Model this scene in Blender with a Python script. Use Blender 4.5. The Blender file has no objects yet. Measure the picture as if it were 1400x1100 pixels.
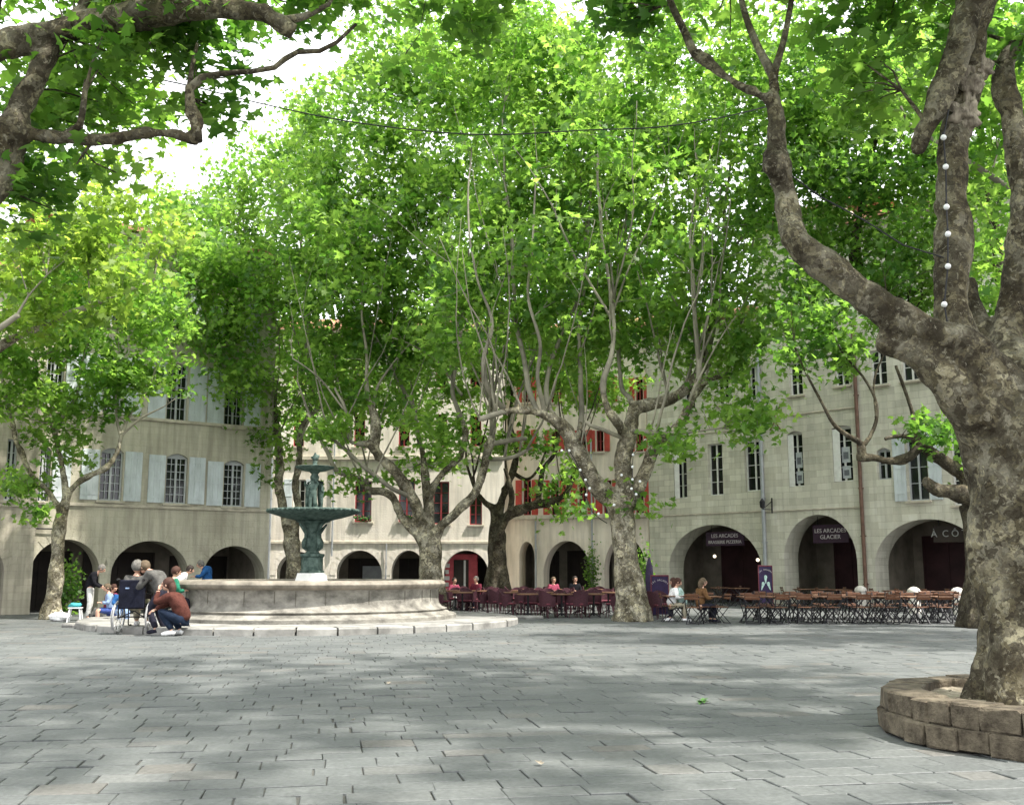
import bpy, bmesh, math, random
import numpy as np
from mathutils import Vector, Matrix, noise
from mathutils.geometry import tessellate_polygon

random.seed(7)
C = bpy.context.scene.collection
SC = bpy.context.scene

# ------------------------------------------------------------------ camera, sky, sun, exposure
EYE = 1.45
F = 1440.0
TH = math.atan(230.0 / F)
cam = bpy.data.cameras.new('camera'); cam.lens = 36 * F / 1400; cam.sensor_width = 36
cam.clip_start = 0.1; cam.clip_end = 2000
co = bpy.data.objects.new('camera', cam); C.objects.link(co)
co.location = (0, 0, EYE); co.rotation_euler = (math.pi / 2 + TH, 0, 0)
SC.camera = co

SUN_EL, SUN_ROT = math.radians(60), math.radians(112)
w = bpy.data.worlds.new('World'); SC.world = w; w.use_nodes = True
nt = w.node_tree; nt.nodes.clear()
wo = nt.nodes.new('ShaderNodeOutputWorld'); bg = nt.nodes.new('ShaderNodeBackground')
sky = nt.nodes.new('ShaderNodeTexSky'); sky.sky_type = 'NISHITA'; sky.sun_disc = False
sky.sun_elevation = SUN_EL; sky.sun_rotation = SUN_ROT; sky.dust_density = 4; sky.air_density = 1.0
tc = nt.nodes.new('ShaderNodeTexCoord'); cn = nt.nodes.new('ShaderNodeTexNoise')
cn.inputs['Scale'].default_value = 2.2; cn.inputs['Detail'].default_value = 6
cr = nt.nodes.new('ShaderNodeValToRGB'); cr.color_ramp.elements[0].position = .30; cr.color_ramp.elements[1].position = .52
cr.color_ramp.elements[0].color = (.55, .55, .55, 1)
mx = nt.nodes.new('ShaderNodeMixRGB'); mx.inputs[2].default_value = (8.6, 8.7, 9.0, 1)
nt.links.new(tc.outputs['Generated'], cn.inputs['Vector']); nt.links.new(cn.outputs['Fac'], cr.inputs['Fac'])
nt.links.new(cr.outputs['Color'], mx.inputs[0]); nt.links.new(sky.outputs[0], mx.inputs[1])
nt.links.new(mx.outputs[0], bg.inputs['Color']); bg.inputs['Strength'].default_value = .14
nt.links.new(bg.outputs[0], wo.inputs[0])

sd = bpy.data.lights.new('sun', 'SUN'); sd.energy = 4.6; sd.angle = math.radians(1.6); sd.color = (1, .95, .87)
so = bpy.data.objects.new('sun', sd); C.objects.link(so)
sv = Vector((math.sin(SUN_ROT) * math.cos(SUN_EL), math.cos(SUN_ROT) * math.cos(SUN_EL), math.sin(SUN_EL)))
so.rotation_euler = sv.to_track_quat('Z', 'Y').to_euler(); so.location = sv * 60
SC.view_settings.view_transform = 'Standard'; SC.view_settings.look = 'None'
SC.view_settings.exposure = 1.2; SC.view_settings.gamma = 1
try:
    SC.cycles.max_bounces = 8; SC.cycles.transmission_bounces = 6; SC.cycles.diffuse_bounces = 5
    SC.cycles.transparent_max_bounces = 6
except Exception: pass

# ------------------------------------------------------------------ pixel <-> world (photograph pixels 1400 x 1100)
def ray(px, py):
    dx, dz = (px - 700) / F, (550 - py) / F
    return Vector((dx, math.cos(TH) - dz * math.sin(TH), math.sin(TH) + dz * math.cos(TH)))
def P(px, py, Y):
    d = ray(px, py); t = Y / d.y
    return Vector((d.x * t, Y, EYE + d.z * t))
def G(px, py, z=0):
    d = ray(px, py); t = (z - EYE) / d.z
    return Vector((d.x * t, d.y * t, z))
def XA(px, Y, z=0):
    return (px - 700) / F * (Y * math.cos(TH) + (z - EYE) * math.sin(TH))
def proj(a):
    a = np.asarray(a, float); y = a[..., 1]; z = a[..., 2] - EYE
    d = y * math.cos(TH) + z * math.sin(TH); u = -y * math.sin(TH) + z * math.cos(TH)
    d = np.where(d < .1, .1, d)
    return 700 + F * a[..., 0] / d, 550 - F * u / d

# ------------------------------------------------------------------ object helpers
def tag(o, label=None, cat=None, group=None, kind=None):
    if label: o['label'] = label
    if cat: o['category'] = cat
    if group: o['group'] = group
    if kind: o['kind'] = kind
    return o
def thing(name, label, cat, loc=(0, 0, 0), rz=0, group=None, sc=1):
    o = bpy.data.objects.new(name, None); C.objects.link(o)
    o.location = loc; o.rotation_euler = (0, 0, rz); o.scale = (sc, sc, sc); o.empty_display_size = .1
    return tag(o, label, cat, group)
def copy_tree(o, parent=None):
    c = o.copy(); C.objects.link(c); c.parent = parent
    for ch in list(o.children): copy_tree(ch, c)
    return c

class MB:
    def __init__(s): s.v = []; s.f = []; s.m = []; s.cur = 0
    def face(s, idx): s.f.append(tuple(idx)); s.m.append(s.cur)
    def add(s, vs, fs):
        b = len(s.v); s.v.extend([tuple(x) for x in vs])
        for f in fs: s.face([b + i for i in f])
    def box(s, c, size, rot=None, bev=0.0, j=0.0):
        hx, hy, hz = size[0] / 2, size[1] / 2, size[2] / 2
        if bev <= 0:
            vs = [Vector((x * hx, y * hy, z * hz)) for x in (-1, 1) for y in (-1, 1) for z in (-1, 1)]
            fs = [(0, 1, 3, 2), (4, 6, 7, 5), (0, 4, 5, 1), (2, 3, 7, 6), (0, 2, 6, 4), (1, 5, 7, 3)]
        else:
            b = min(bev, hx * .9, hy * .9, hz * .9); vs = []; ix = {}
            for sx in (-1, 1):
                for sy in (-1, 1):
                    for sz in (-1, 1):
                        for k in range(3):
                            p = [sx * (hx - b), sy * (hy - b), sz * (hz - b)]; p[k] = (sx * hx, sy * hy, sz * hz)[k]
                            ix[(sx, sy, sz, k)] = len(vs); vs.append(Vector(p))
            fs = []
            for k in range(3):
                a, c2 = [q for q in range(3) if q != k]
                for s0 in (-1, 1):
                    q = []
                    for (sa, sc_) in ((-1, -1), (1, -1), (1, 1), (-1, 1)):
                        key = [0, 0, 0]; key[k] = s0; key[a] = sa; key[c2] = sc_; q.append(ix[(key[0], key[1], key[2], k)])
                    fs.append(q)
            for k in range(3):
                a, c2 = [q for q in range(3) if q != k]
                for sa in (-1, 1):
                    for sc_ in (-1, 1):
                        q = []
                        for (sk, face) in ((-1, a), (1, a), (1, c2), (-1, c2)):
                            key = [0, 0, 0]; key[k] = sk; key[a] = sa; key[c2] = sc_; q.append(ix[(key[0], key[1], key[2], face)])
                        fs.append(q)
            for sx in (-1, 1):
                for sy in (-1, 1):
                    for sz in (-1, 1): fs.append([ix[(sx, sy, sz, k)] for k in range(3)])
        if j: vs = [v + Vector((random.uniform(-j, j), random.uniform(-j, j), random.uniform(-j, j))) for v in vs]
        if rot is not None: vs = [rot @ v for v in vs]
        c = Vector(c); s.add([v + c for v in vs], fs)
    def bar(s, a, b, wd, th, up=Vector((0, 0, 1))):
        a = Vector(a); b = Vector(b); d = b - a; L = d.length; d.normalize()
        x = d.cross(up)
        if x.length < 1e-4: x = d.cross(Vector((0, 1, 0)))
        x.normalize(); y = x.cross(d)
        R = Matrix((x, d, y)).transposed()
        s.box((a + b) / 2, (wd, L, th), R)
    def tube(s, pts, rad, n=8, cap=True, rough=0.0, seed=0):
        pts = [Vector(p) for p in pts]
        if not hasattr(rad, '__len__'): rad = [rad] * len(pts)
        b = len(s.v); t0 = (pts[1] - pts[0]).normalized()
        x = t0.cross(Vector((0.13, 0.2, 1)))
        if x.length < .05: x = t0.cross(Vector((1, 0, 0)))
        x.normalize()
        for i, p in enumerate(pts):
            t = (pts[min(i + 1, len(pts) - 1)] - pts[max(i - 1, 0)])
            if t.length < 1e-9: t = t0
            t.normalize(); x = (x - t * x.dot(t))
            if x.length < 1e-6: x = t.orthogonal()
            x.normalize(); y = t.cross(x)
            for k in range(n):
                a = 2 * math.pi * k / n; r = rad[i]
                dv = x * math.cos(a) + y * math.sin(a)
                if rough:
                    q = p + dv * r
                    r *= 1 + rough * noise.noise(q * 1.7 + Vector((seed, 0, 0))) + rough * .6 * noise.noise(q * 5.1 + Vector((0, seed, 0)))
                s.v.append(tuple(p + dv * r))
        for i in range(len(pts) - 1):
            for k in range(n):
                s.face((b + i * n + k, b + i * n + (k + 1) % n, b + (i + 1) * n + (k + 1) % n, b + (i + 1) * n + k))
        if cap:
            s.face([b + k for k in range(n)][::-1]); e = b + (len(pts) - 1) * n; s.face([e + k for k in range(n)])
    def lathe(s, prof, n=32, c=(0, 0, 0), closed=False, flute=0, fa=0.0, jit=0.0, cap=True):
        b = len(s.v)
        for (r, z) in prof:
            for k in range(n):
                a = 2 * math.pi * k / n
                rr = r * (1 + (fa * math.cos(flute * a) if flute else 0)) + (noise.noise(Vector((math.cos(a) * 4, math.sin(a) * 4, z * 5))) * jit if jit else 0)
                s.v.append((c[0] + rr * math.cos(a), c[1] + rr * math.sin(a), c[2] + z))
        for i in range(len(prof) - 1):
            for k in range(n): s.face((b + i * n + k, b + i * n + (k + 1) % n, b + (i + 1) * n + (k + 1) % n, b + (i + 1) * n + k))
        if cap and prof[0][0] > 1e-4: s.face([b + k for k in range(n)][::-1])
        e = b + (len(prof) - 1) * n
        if cap and prof[-1][0] > 1e-4: s.face([e + k for k in range(n)])
    def ball(s, c, r, n=10, m=7, sq=(1, 1, 1), jit=0, seed=0):
        c = Vector(c); b = len(s.v)
        for i in range(1, m):
            ph = math.pi * i / m
            for k in range(n):
                a = 2 * math.pi * k / n; d = Vector((math.sin(ph) * math.cos(a) * sq[0], math.sin(ph) * math.sin(a) * sq[1], math.cos(ph) * sq[2]))
                rr = r * (1 + (jit * noise.noise(d * 2.3 + Vector((seed, 1, 2))) if jit else 0))
                s.v.append(tuple(c + d * rr))
        top = len(s.v); s.v.append(tuple(c + Vector((0, 0, r * sq[2])))); bot = len(s.v); s.v.append(tuple(c - Vector((0, 0, r * sq[2]))))
        for i in range(m - 2):
            for k in range(n): s.face((b + i * n + k, b + (i + 1) * n + k, b + (i + 1) * n + (k + 1) % n, b + i * n + (k + 1) % n))
        for k in range(n):
            s.face((top, b + k, b + (k + 1) % n)); e = b + (m - 2) * n; s.face((bot, e + (k + 1) % n, e + k))
    def build(s, name, mats, parent=None, smooth=False, auto=None):
        me = bpy.data.meshes.new(name); me.from_pydata(s.v, [], s.f)
        for m in (mats if isinstance(mats, (list, tuple)) else [mats]): me.materials.append(m)
        if any(s.m): me.polygons.foreach_set('material_index', s.m)
        if smooth: me.polygons.foreach_set('use_smooth', [True] * len(s.f))
        me.validate(); me.update()
        if smooth and auto:
            try: me.set_sharp_from_angle(angle=math.radians(auto))
            except Exception: pass
        o = bpy.data.objects.new(name, me); C.objects.link(o)
        if parent: o.parent = parent
        return o

# ------------------------------------------------------------------ materials
def lk(nt, a, b): nt.links.new(a, b)
def mat(name, col, rough=.8, var=.25, scale=3.0, bump=.0, metal=0.0, col2=None, detail=6, bscale=None, spec=.3, coat=0, stretch=(1, 1, 1), emit=0):
    m = bpy.data.materials.new(name); m.use_nodes = True; nt = m.node_tree; nd = nt.nodes
    b = nd['Principled BSDF']; b.inputs['Roughness'].default_value = rough; b.inputs['Metallic'].default_value = metal
    b.inputs['Specular IOR Level'].default_value = spec
    if coat: b.inputs['Coat Weight'].default_value = coat
    tc = nd.new('ShaderNodeTexCoord'); mp = nd.new('ShaderNodeMapping'); mp.inputs['Scale'].default_value = stretch
    lk(nt, tc.outputs['Object'], mp.inputs[0])
    n = nd.new('ShaderNodeTexNoise'); n.inputs['Scale'].default_value = scale; n.inputs['Detail'].default_value = detail
    n.inputs['Roughness'].default_value = .62
    lk(nt, mp.outputs[0], n.inputs['Vector'])
    r = nd.new('ShaderNodeValToRGB'); r.color_ramp.elements[0].position = .32; r.color_ramp.elements[1].position = .68
    c1 = [c * (1 - var) for c in col]; c2 = col2 or [min(1, c * (1 + var)) for c in col]
    r.color_ramp.elements[0].color = (*c1, 1); r.color_ramp.elements[1].color = (*c2, 1)
    lk(nt, n.outputs['Fac'], r.inputs[0]); lk(nt, r.outputs[0], b.inputs['Base Color'])
    if emit: b.inputs['Emission Color'].default_value = (*col, 1); b.inputs['Emission Strength'].default_value = emit
    if bump:
        n2 = nd.new('ShaderNodeTexNoise'); n2.inputs['Scale'].default_value = bscale or scale * 6; n2.inputs['Detail'].default_value = 5
        lk(nt, mp.outputs[0], n2.inputs['Vector'])
        bp = nd.new('ShaderNodeBump'); bp.inputs['Strength'].default_value = bump; bp.inputs['Distance'].default_value = .02
        lk(nt, n2.outputs['Fac'], bp.inputs['Height']); lk(nt, bp.outputs[0], b.inputs['Normal'])
    return m

def wall_mat(name, base, dark, light, bw=.55, bh=.26, joint=.35, stain=.6, seed=0):
    """coursed stone or worn render, coordinates in the facade's own frame"""
    m = bpy.data.materials.new(name); m.use_nodes = True; nt = m.node_tree; nd = nt.nodes
    b = nd['Principled BSDF']; b.inputs['Roughness'].default_value = .93; b.inputs['Specular IOR Level'].default_value = .15
    tc = nd.new('ShaderNodeTexCoord'); sp = nd.new('ShaderNodeSeparateXYZ'); lk(nt, tc.outputs['Object'], sp.inputs[0])
    ad = nd.new('ShaderNodeMath'); ad.operation = 'ADD'; lk(nt, sp.outputs[0], ad.inputs[0]); lk(nt, sp.outputs[1], ad.inputs[1])
    cb = nd.new('ShaderNodeCombineXYZ'); lk(nt, ad.outputs[0], cb.inputs[0]); lk(nt, sp.outputs[2], cb.inputs[1])
    wn = nd.new('ShaderNodeTexNoise'); wn.inputs['Scale'].default_value = 1.3; lk(nt, cb.outputs[0], wn.inputs['Vector'])
    wm = nd.new('ShaderNodeMixRGB'); wm.blend_type = 'LINEAR_LIGHT'; wm.inputs[0].default_value = .03
    lk(nt, cb.outputs[0], wm.inputs[1]); lk(nt, wn.outputs['Color'], wm.inputs[2])
    br = nd.new('ShaderNodeTexBrick'); br.inputs['Scale'].default_value = 1; br.inputs['Brick Width'].default_value = bw
    br.inputs['Row Height'].default_value = bh; br.inputs['Mortar Size'].default_value = .012; br.inputs['Mortar Smooth'].default_value = .6
    br.inputs['Color1'].default_value = (.40, .40, .40, 1); br.inputs['Color2'].default_value = (.66, .66, .66, 1); br.inputs['Mortar'].default_value = (.26, .26, .26, 1)
    lk(nt, wm.outputs[0], br.inputs['Vector'])
    n1 = nd.new('ShaderNodeTexNoise'); n1.inputs['Scale'].default_value = .55; n1.inputs['Detail'].default_value = 9; n1.inputs['Roughness'].default_value = .65
    mp = nd.new('ShaderNodeMapping'); mp.inputs['Location'].default_value = (seed * 7.3, seed, 0); mp.inputs['Scale'].default_value = (1, .45, 1)
    lk(nt, cb.outputs[0], mp.inputs[0]); lk(nt, mp.outputs[0], n1.inputs['Vector'])
    r1 = nd.new('ShaderNodeValToRGB'); e = r1.color_ramp.elements; e[0].position = .36; e[1].position = .62
    e[0].color = (*dark, 1); e[1].color = (*base, 1); x = e.new(.74); x.color = (*light, 1)
    lk(nt, n1.outputs['Fac'], r1.inputs[0])
    m1 = nd.new('ShaderNodeMixRGB'); m1.blend_type = 'OVERLAY'; m1.inputs[0].default_value = joint
    lk(nt, r1.outputs[0], m1.inputs[1]); lk(nt, br.outputs['Color'], m1.inputs[2])
    n3 = nd.new('ShaderNodeTexNoise'); n3.inputs['Scale'].default_value = 3.0; n3.inputs['Detail'].default_value = 6
    mp3 = nd.new('ShaderNodeMapping'); mp3.inputs['Scale'].default_value = (1.6, .12, 1); lk(nt, cb.outputs[0], mp3.inputs[0]); lk(nt, mp3.outputs[0], n3.inputs['Vector'])
    r3 = nd.new('ShaderNodeValToRGB'); r3.color_ramp.elements[0].position = .40; r3.color_ramp.elements[0].color = (1 - stain * .5,) * 3 + (1,)
    r3.color_ramp.elements[1].position = .56; r3.color_ramp.elements[1].color = (1, 1, 1, 1)
    lk(nt, n3.outputs['Fac'], r3.inputs[0])
    m2 = nd.new('ShaderNodeMixRGB'); m2.blend_type = 'MULTIPLY'; m2.inputs[0].default_value = .8
    lk(nt, m1.outputs[0], m2.inputs[1]); lk(nt, r3.outputs[0], m2.inputs[2]); lk(nt, m2.outputs[0], b.inputs['Base Color'])
    n4 = nd.new('ShaderNodeTexNoise'); n4.inputs['Scale'].default_value = 14; n4.inputs['Detail'].default_value = 5; lk(nt, cb.outputs[0], n4.inputs['Vector'])
    m4 = nd.new('ShaderNodeMath'); m4.operation = 'MULTIPLY_ADD'; m4.inputs[1].default_value = 1.3
    lk(nt, br.outputs['Color'], m4.inputs[0]); lk(nt, n4.outputs['Fac'], m4.inputs[2])
    bp = nd.new('ShaderNodeBump'); bp.inputs['Strength'].default_value = .55; bp.inputs['Distance'].default_value = .02
    lk(nt, m4.outputs[0], bp.inputs['Height']); lk(nt, bp.outputs[0], b.inputs['Normal'])
    return m

def bark_mat(name, a, b_, c, sc=3.0):
    m = bpy.data.materials.new(name); m.use_nodes = True; nt = m.node_tree; nd = nt.nodes
    b = nd['Principled BSDF']; b.inputs['Roughness'].default_value = .9; b.inputs['Specular IOR Level'].default_value = .15
    tc = nd.new('ShaderNodeTexCoord')
    n0 = nd.new('ShaderNodeTexNoise'); n0.inputs['Scale'].default_value = sc * 2; lk(nt, tc.outputs['Object'], n0.inputs['Vector'])
    wm = nd.new('ShaderNodeMixRGB'); wm.blend_type = 'LINEAR_LIGHT'; wm.inputs[0].default_value = .12
    lk(nt, tc.outputs['Object'], wm.inputs[1]); lk(nt, n0.outputs['Color'], wm.inputs[2])
    vo = nd.new('ShaderNodeTexVoronoi'); vo.inputs['Scale'].default_value = sc * 2.4; lk(nt, wm.outputs[0], vo.inputs['Vector'])
    hs = nd.new('ShaderNodeSeparateColor'); lk(nt, vo.outputs['Color'], hs.inputs[0])
    n1 = nd.new('ShaderNodeTexNoise'); n1.inputs['Scale'].default_value = sc * .5; n1.inputs['Detail'].default_value = 8; lk(nt, tc.outputs['Object'], n1.inputs['Vector'])
    mx = nd.new('ShaderNodeMath'); mx.operation = 'MULTIPLY_ADD'; mx.inputs[1].default_value = .20; lk(nt, hs.outputs[0], mx.inputs[0]); lk(nt, n1.outputs['Fac'], mx.inputs[2])
    r = nd.new('ShaderNodeValToRGB'); e = r.color_ramp.elements; e[0].position = .44; e[0].color = (*c, 1); e[1].position = .60; e[1].color = (*a, 1)
    x = e.new(.76); x.color = (*b_, 1)
    lk(nt, mx.outputs[0], r.inputs[0])
    n2 = nd.new('ShaderNodeTexNoise'); n2.inputs['Scale'].default_value = sc * 9; n2.inputs['Detail'].default_value = 6; n2.inputs['Roughness'].default_value = .7; lk(nt, tc.outputs['Object'], n2.inputs['Vector'])
    r2 = nd.new('ShaderNodeValToRGB'); r2.color_ramp.elements[0].color = (.55, .55, .55, 1); r2.color_ramp.elements[0].position = .35; r2.color_ramp.elements[1].position = .65
    r2.color_ramp.elements[1].color = (1.0, 1.0, 1.0, 1); lk(nt, n2.outputs['Fac'], r2.inputs[0])
    m3 = nd.new('ShaderNodeMixRGB'); m3.blend_type = 'MULTIPLY'; m3.inputs[0].default_value = .8
    lk(nt, r.outputs[0], m3.inputs[1]); lk(nt, r2.outputs[0], m3.inputs[2])
    v2 = nd.new('ShaderNodeTexVoronoi'); v2.inputs['Scale'].default_value = sc * 1.9; mpv = nd.new('ShaderNodeMapping'); mpv.inputs['Scale'].default_value = (1, 1, .6)
    wm2 = nd.new('ShaderNodeMixRGB'); wm2.blend_type = 'LINEAR_LIGHT'; wm2.inputs[0].default_value = .30; lk(nt, tc.outputs['Object'], wm2.inputs[1]); lk(nt, n0.outputs['Color'], wm2.inputs[2]); lk(nt, wm2.outputs[0], mpv.inputs[0]); lk(nt, mpv.outputs[0], v2.inputs['Vector'])
    h2 = nd.new('ShaderNodeSeparateColor'); lk(nt, v2.outputs['Color'], h2.inputs[0])
    rp = nd.new('ShaderNodeValToRGB'); rp.color_ramp.interpolation = 'CONSTANT'; ep = rp.color_ramp.elements; ep[0].position = 0; ep[0].color = (.55, .52, .50, 1); ep[1].position = .22; ep[1].color = (.95, .95, .95, 1)
    for p__, c__ in ((.55, (1.15, 1.12, .98)), (.74, (.78, .74, .68)), (.86, (1.65, 1.62, 1.42))): x = ep.new(p__); x.color = (*c__, 1)
    lk(nt, h2.outputs[0], rp.inputs[0]); mp_ = nd.new('ShaderNodeMixRGB'); mp_.blend_type = 'MULTIPLY'; mp_.inputs[0].default_value = .8; lk(nt, m3.outputs[0], mp_.inputs[1]); lk(nt, rp.outputs[0], mp_.inputs[2]); m3 = mp_
    n5 = nd.new('ShaderNodeTexNoise'); n5.inputs['Scale'].default_value = sc * 2.6; n5.inputs['Detail'].default_value = 9; n5.inputs['Roughness'].default_value = .75; n5.inputs['Distortion'].default_value = .6; lk(nt, tc.outputs['Object'], n5.inputs['Vector'])
    r5 = nd.new('ShaderNodeValToRGB'); r5.color_ramp.elements[0].position = .58; r5.color_ramp.elements[0].color = (0, 0, 0, 1); r5.color_ramp.elements[1].position = .61; r5.color_ramp.elements[1].color = (.8, .8, .8, 1); lk(nt, n5.outputs['Fac'], r5.inputs[0])
    m5 = nd.new('ShaderNodeMixRGB'); m5.inputs[2].default_value = (*b_, 1); lk(nt, r5.outputs[0], m5.inputs[0]); lk(nt, m3.outputs[0], m5.inputs[1])
    r6 = nd.new('ShaderNodeValToRGB'); r6.color_ramp.elements[0].position = .385; r6.color_ramp.elements[0].color = (.75, .75, .75, 1); r6.color_ramp.elements[1].position = .41; r6.color_ramp.elements[1].color = (0, 0, 0, 1); lk(nt, n5.outputs['Fac'], r6.inputs[0])
    m6 = nd.new('ShaderNodeMixRGB'); m6.inputs[2].default_value = (*[q * .8 for q in c], 1); lk(nt, r6.outputs[0], m6.inputs[0]); lk(nt, m5.outputs[0], m6.inputs[1]); lk(nt, m6.outputs[0], b.inputs['Base Color'])
    ma = nd.new('ShaderNodeMath'); ma.operation = 'MULTIPLY_ADD'; ma.inputs[1].default_value = .6
    lk(nt, n2.outputs['Fac'], ma.inputs[0]); lk(nt, mx.outputs[0], ma.inputs[2])
    bp = nd.new('ShaderNodeBump'); bp.inputs['Strength'].default_value = .8; bp.inputs['Distance'].default_value = .03
    lk(nt, ma.outputs[0], bp.inputs['Height']); lk(nt, bp.outputs[0], b.inputs['Normal'])
    return m

def leaf_mat(name, dcol, dcol2, tcol, tcol2):
    m = bpy.data.materials.new(name); m.use_nodes = True; nt = m.node_tree; nd = nt.nodes; nd.clear()
    out = nd.new('ShaderNodeOutputMaterial'); at = nd.new('ShaderNodeAttribute'); at.attribute_name = 'rnd'
    def ramp(a, b):
        r = nd.new('ShaderNodeMixRGB'); r.inputs[1].default_value = (*a, 1); r.inputs[2].default_value = (*b, 1); lk(nt, at.outputs['Fac'], r.inputs[0]); return r
    rd = ramp(dcol, dcol2); rt = ramp(tcol, tcol2)
    d = nd.new('ShaderNodeBsdfPrincipled'); d.inputs['Roughness'].default_value = .5; d.inputs['Specular IOR Level'].default_value = .35
    t = nd.new('ShaderNodeBsdfTranslucent')
    lk(nt, rd.outputs[0], d.inputs['Base Color']); lk(nt, rt.outputs[0], t.inputs[0])
    ms = nd.new('ShaderNodeMixShader'); ms.inputs[0].default_value = .5; lk(nt, d.outputs[0], ms.inputs[1]); lk(nt, t.outputs[0], ms.inputs[2])
    lk(nt, ms.outputs[0], out.inputs[0]); return m

M = {}
M['bark'] = bark_mat('plane_bark', (.20, .182, .135), (.44, .41, .32), (.085, .074, .05), 4.5)
M['bark_near'] = bark_mat('plane_bark_close', (.105, .093, .065), (.25, .232, .175), (.048, .040, .027), 5)
M['bark_dark'] = bark_mat('plane_bark_dark', (.07, .06, .042), (.14, .125, .095), (.04, .034, .025), 4.5)
M['twig'] = mat('twig_bark', (.22, .205, .155), .85, .5, 1.2, .2)
M['cutwood'] = mat('exposed_wood', (.22, .185, .14), .9, .5, 6, 1.0, col2=(.42, .37, .29), stretch=(3, 3, .6))
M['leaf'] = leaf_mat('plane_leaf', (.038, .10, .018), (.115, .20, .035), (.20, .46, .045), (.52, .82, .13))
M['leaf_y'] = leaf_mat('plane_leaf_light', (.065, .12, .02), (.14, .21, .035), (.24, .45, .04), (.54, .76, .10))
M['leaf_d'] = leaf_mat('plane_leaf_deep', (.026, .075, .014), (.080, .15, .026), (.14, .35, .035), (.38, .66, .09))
M['wall_left'] = wall_mat('left_stone', (.51, .48, .385), (.37, .345, .27), (.66, .62, .52), .5, .24, .15, .5, 1)
M['wall_end'] = wall_mat('end_stone', (.46, .42, .34), (.33, .30, .24), (.56, .52, .44), .5, .24, .2, .5, 6)
M['wall_mid'] = wall_mat('pale_render', (.82, .76, .67), (.64, .58, .50), (.88, .84, .77), .7, .33, .10, .45, 2)
M['wall_wing'] = wall_mat('wing_render', (.78, .70, .59), (.60, .53, .44), (.84, .77, .67), .7, .33, .09, .4, 3)
M['wall_r1'] = wall_mat('right_ashlar', (.57, .555, .455), (.45, .44, .355), (.67, .655, .54), .62, .27, .6, .3, 4)
M['wall_r2'] = wall_mat('right_ashlar_two', (.585, .565, .475), (.46, .445, .37), (.68, .665, .565), .66, .28, .5, .3, 5)
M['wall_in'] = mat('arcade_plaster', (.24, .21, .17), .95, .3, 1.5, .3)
M['trim'] = mat('stone_trim', (.45, .41, .33), .9, .25, 3, .3)
M['tile'] = mat('roof_tile', (.36, .19, .12), .9, .35, 6, .5)
M['shut_g'] = mat('grey_shutter', (.50, .545, .56), .75, .18, 3.5, .2, stretch=(1, 1, .3))
M['shut_r'] = mat('red_shutter', (.40, .06, .045), .6, .25, 3, .1)
M['frame_w'] = mat('white_frame', (.66, .66, .63), .6, .12, 4)
M['frame_g'] = mat('grey_frame', (.40, .42, .43), .6, .12, 4)
M['frame_r'] = mat('maroon_frame', (.24, .035, .04), .5, .25, 4)
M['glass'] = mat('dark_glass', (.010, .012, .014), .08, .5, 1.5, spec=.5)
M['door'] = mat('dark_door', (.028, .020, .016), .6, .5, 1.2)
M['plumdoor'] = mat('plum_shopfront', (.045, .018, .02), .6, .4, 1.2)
M['pinkshop'] = mat('pink_shopfront', (.55, .10, .12), .7, .2, 3)
M['curtain'] = mat('net_curtain', (.6, .6, .58), .9, .1, 6)
M['poster'] = mat('paper', (.48, .51, .53), .8, .12, 14)
M['print'] = mat('grey_print', (.15, .16, .18), .7, .3, 14)
M['pipe_z'] = mat('zinc_pipe', (.33, .35, .36), .5, .15, 3, metal=.3)
M['pipe_r'] = mat('rusty_pipe', (.13, .075, .055), .7, .3, 4)
M['iron'] = mat('black_iron', (.025, .025, .028), .55, .3, 6, metal=.4)
M['rust'] = mat('rust_iron', (.16, .08, .05), .8, .3, 6)
M['fstone'] = mat('basin_stone', (.165, .155, .135), .85, .5, 2.2, .7, col2=(.30, .285, .25), stretch=(1, 1, 1.6))
M['frim'] = mat('basin_rim', (.175, .155, .125), .7, .4, 2.2, .5, col2=(.28, .25, .205))
M['fstep'] = mat('step_stone', (.225, .22, .205), .9, .4, 1.8, .5)
M['fwhite'] = mat('white_stone', (.70, .69, .66), .8, .12, 3, .3)
M['patina'] = mat('green_patina', (.030, .068, .056), .7, .45, 7, .5, col2=(.13, .18, .155), metal=.2)
M['water'] = mat('basin_water', (.03, .05, .05), .05, .2, 3, .25, spec=.6)
M['wood'] = mat('chair_wood', (.095, .038, .020), .55, .35, 9, .2, col2=(.16, .070, .035), stretch=(1, 6, 6))
M['woodtop'] = mat('table_wood', (.14, .065, .035), .5, .3, 7, .15, col2=(.24, .13, .075), stretch=(1, 6, 6))
M['plum'] = mat('plum_weave', (.055, .016, .024), .6, .35, 30, .5)
M['plum2'] = mat('maroon_fabric', (.14, .035, .05), .8, .3, 10)
M['navy'] = mat('navy_fabric', (.009, .010, .018), .85, .4, 8, .3, spec=.1)
M['chrome'] = mat('chrome', (.6, .6, .6), .3, .1, 5, metal=.85)
M['tyre'] = mat('grey_tyre', (.30, .30, .30), .8, .15, 8)
M['rubber'] = mat('black_rubber', (.02, .02, .02), .8, .2, 8)
M['white'] = mat('white_plastic', (.72, .72, .72), .5, .08, 4)
M['teal'] = mat('teal_cloth', (.05, .30, .33), .85, .2, 8)
M['purple'] = mat('purple_board', (.03, .018, .06), .7, .3, 5)
M['purplec'] = mat('purple_canvas', (.05, .035, .075), .9, .25, 8)
M['signdark'] = mat('sign_plum', (.030, .012, .028), .6, .3, 4)
M['letter'] = mat('sign_lettering', (.5, .46, .47), .6, .1, 9)
M['letter_d'] = mat('weathered_lettering', (.30, .30, .30), .6, .1, 9)
M['bollard'] = mat('bollard_stone', (.58, .55, .50), .9, .15, 6, .4)
M['planter'] = mat('planter_stone', (.060, .046, .031), .92, .45, 7.0, 1.0, col2=(.165, .138, .098), bscale=40)
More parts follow.
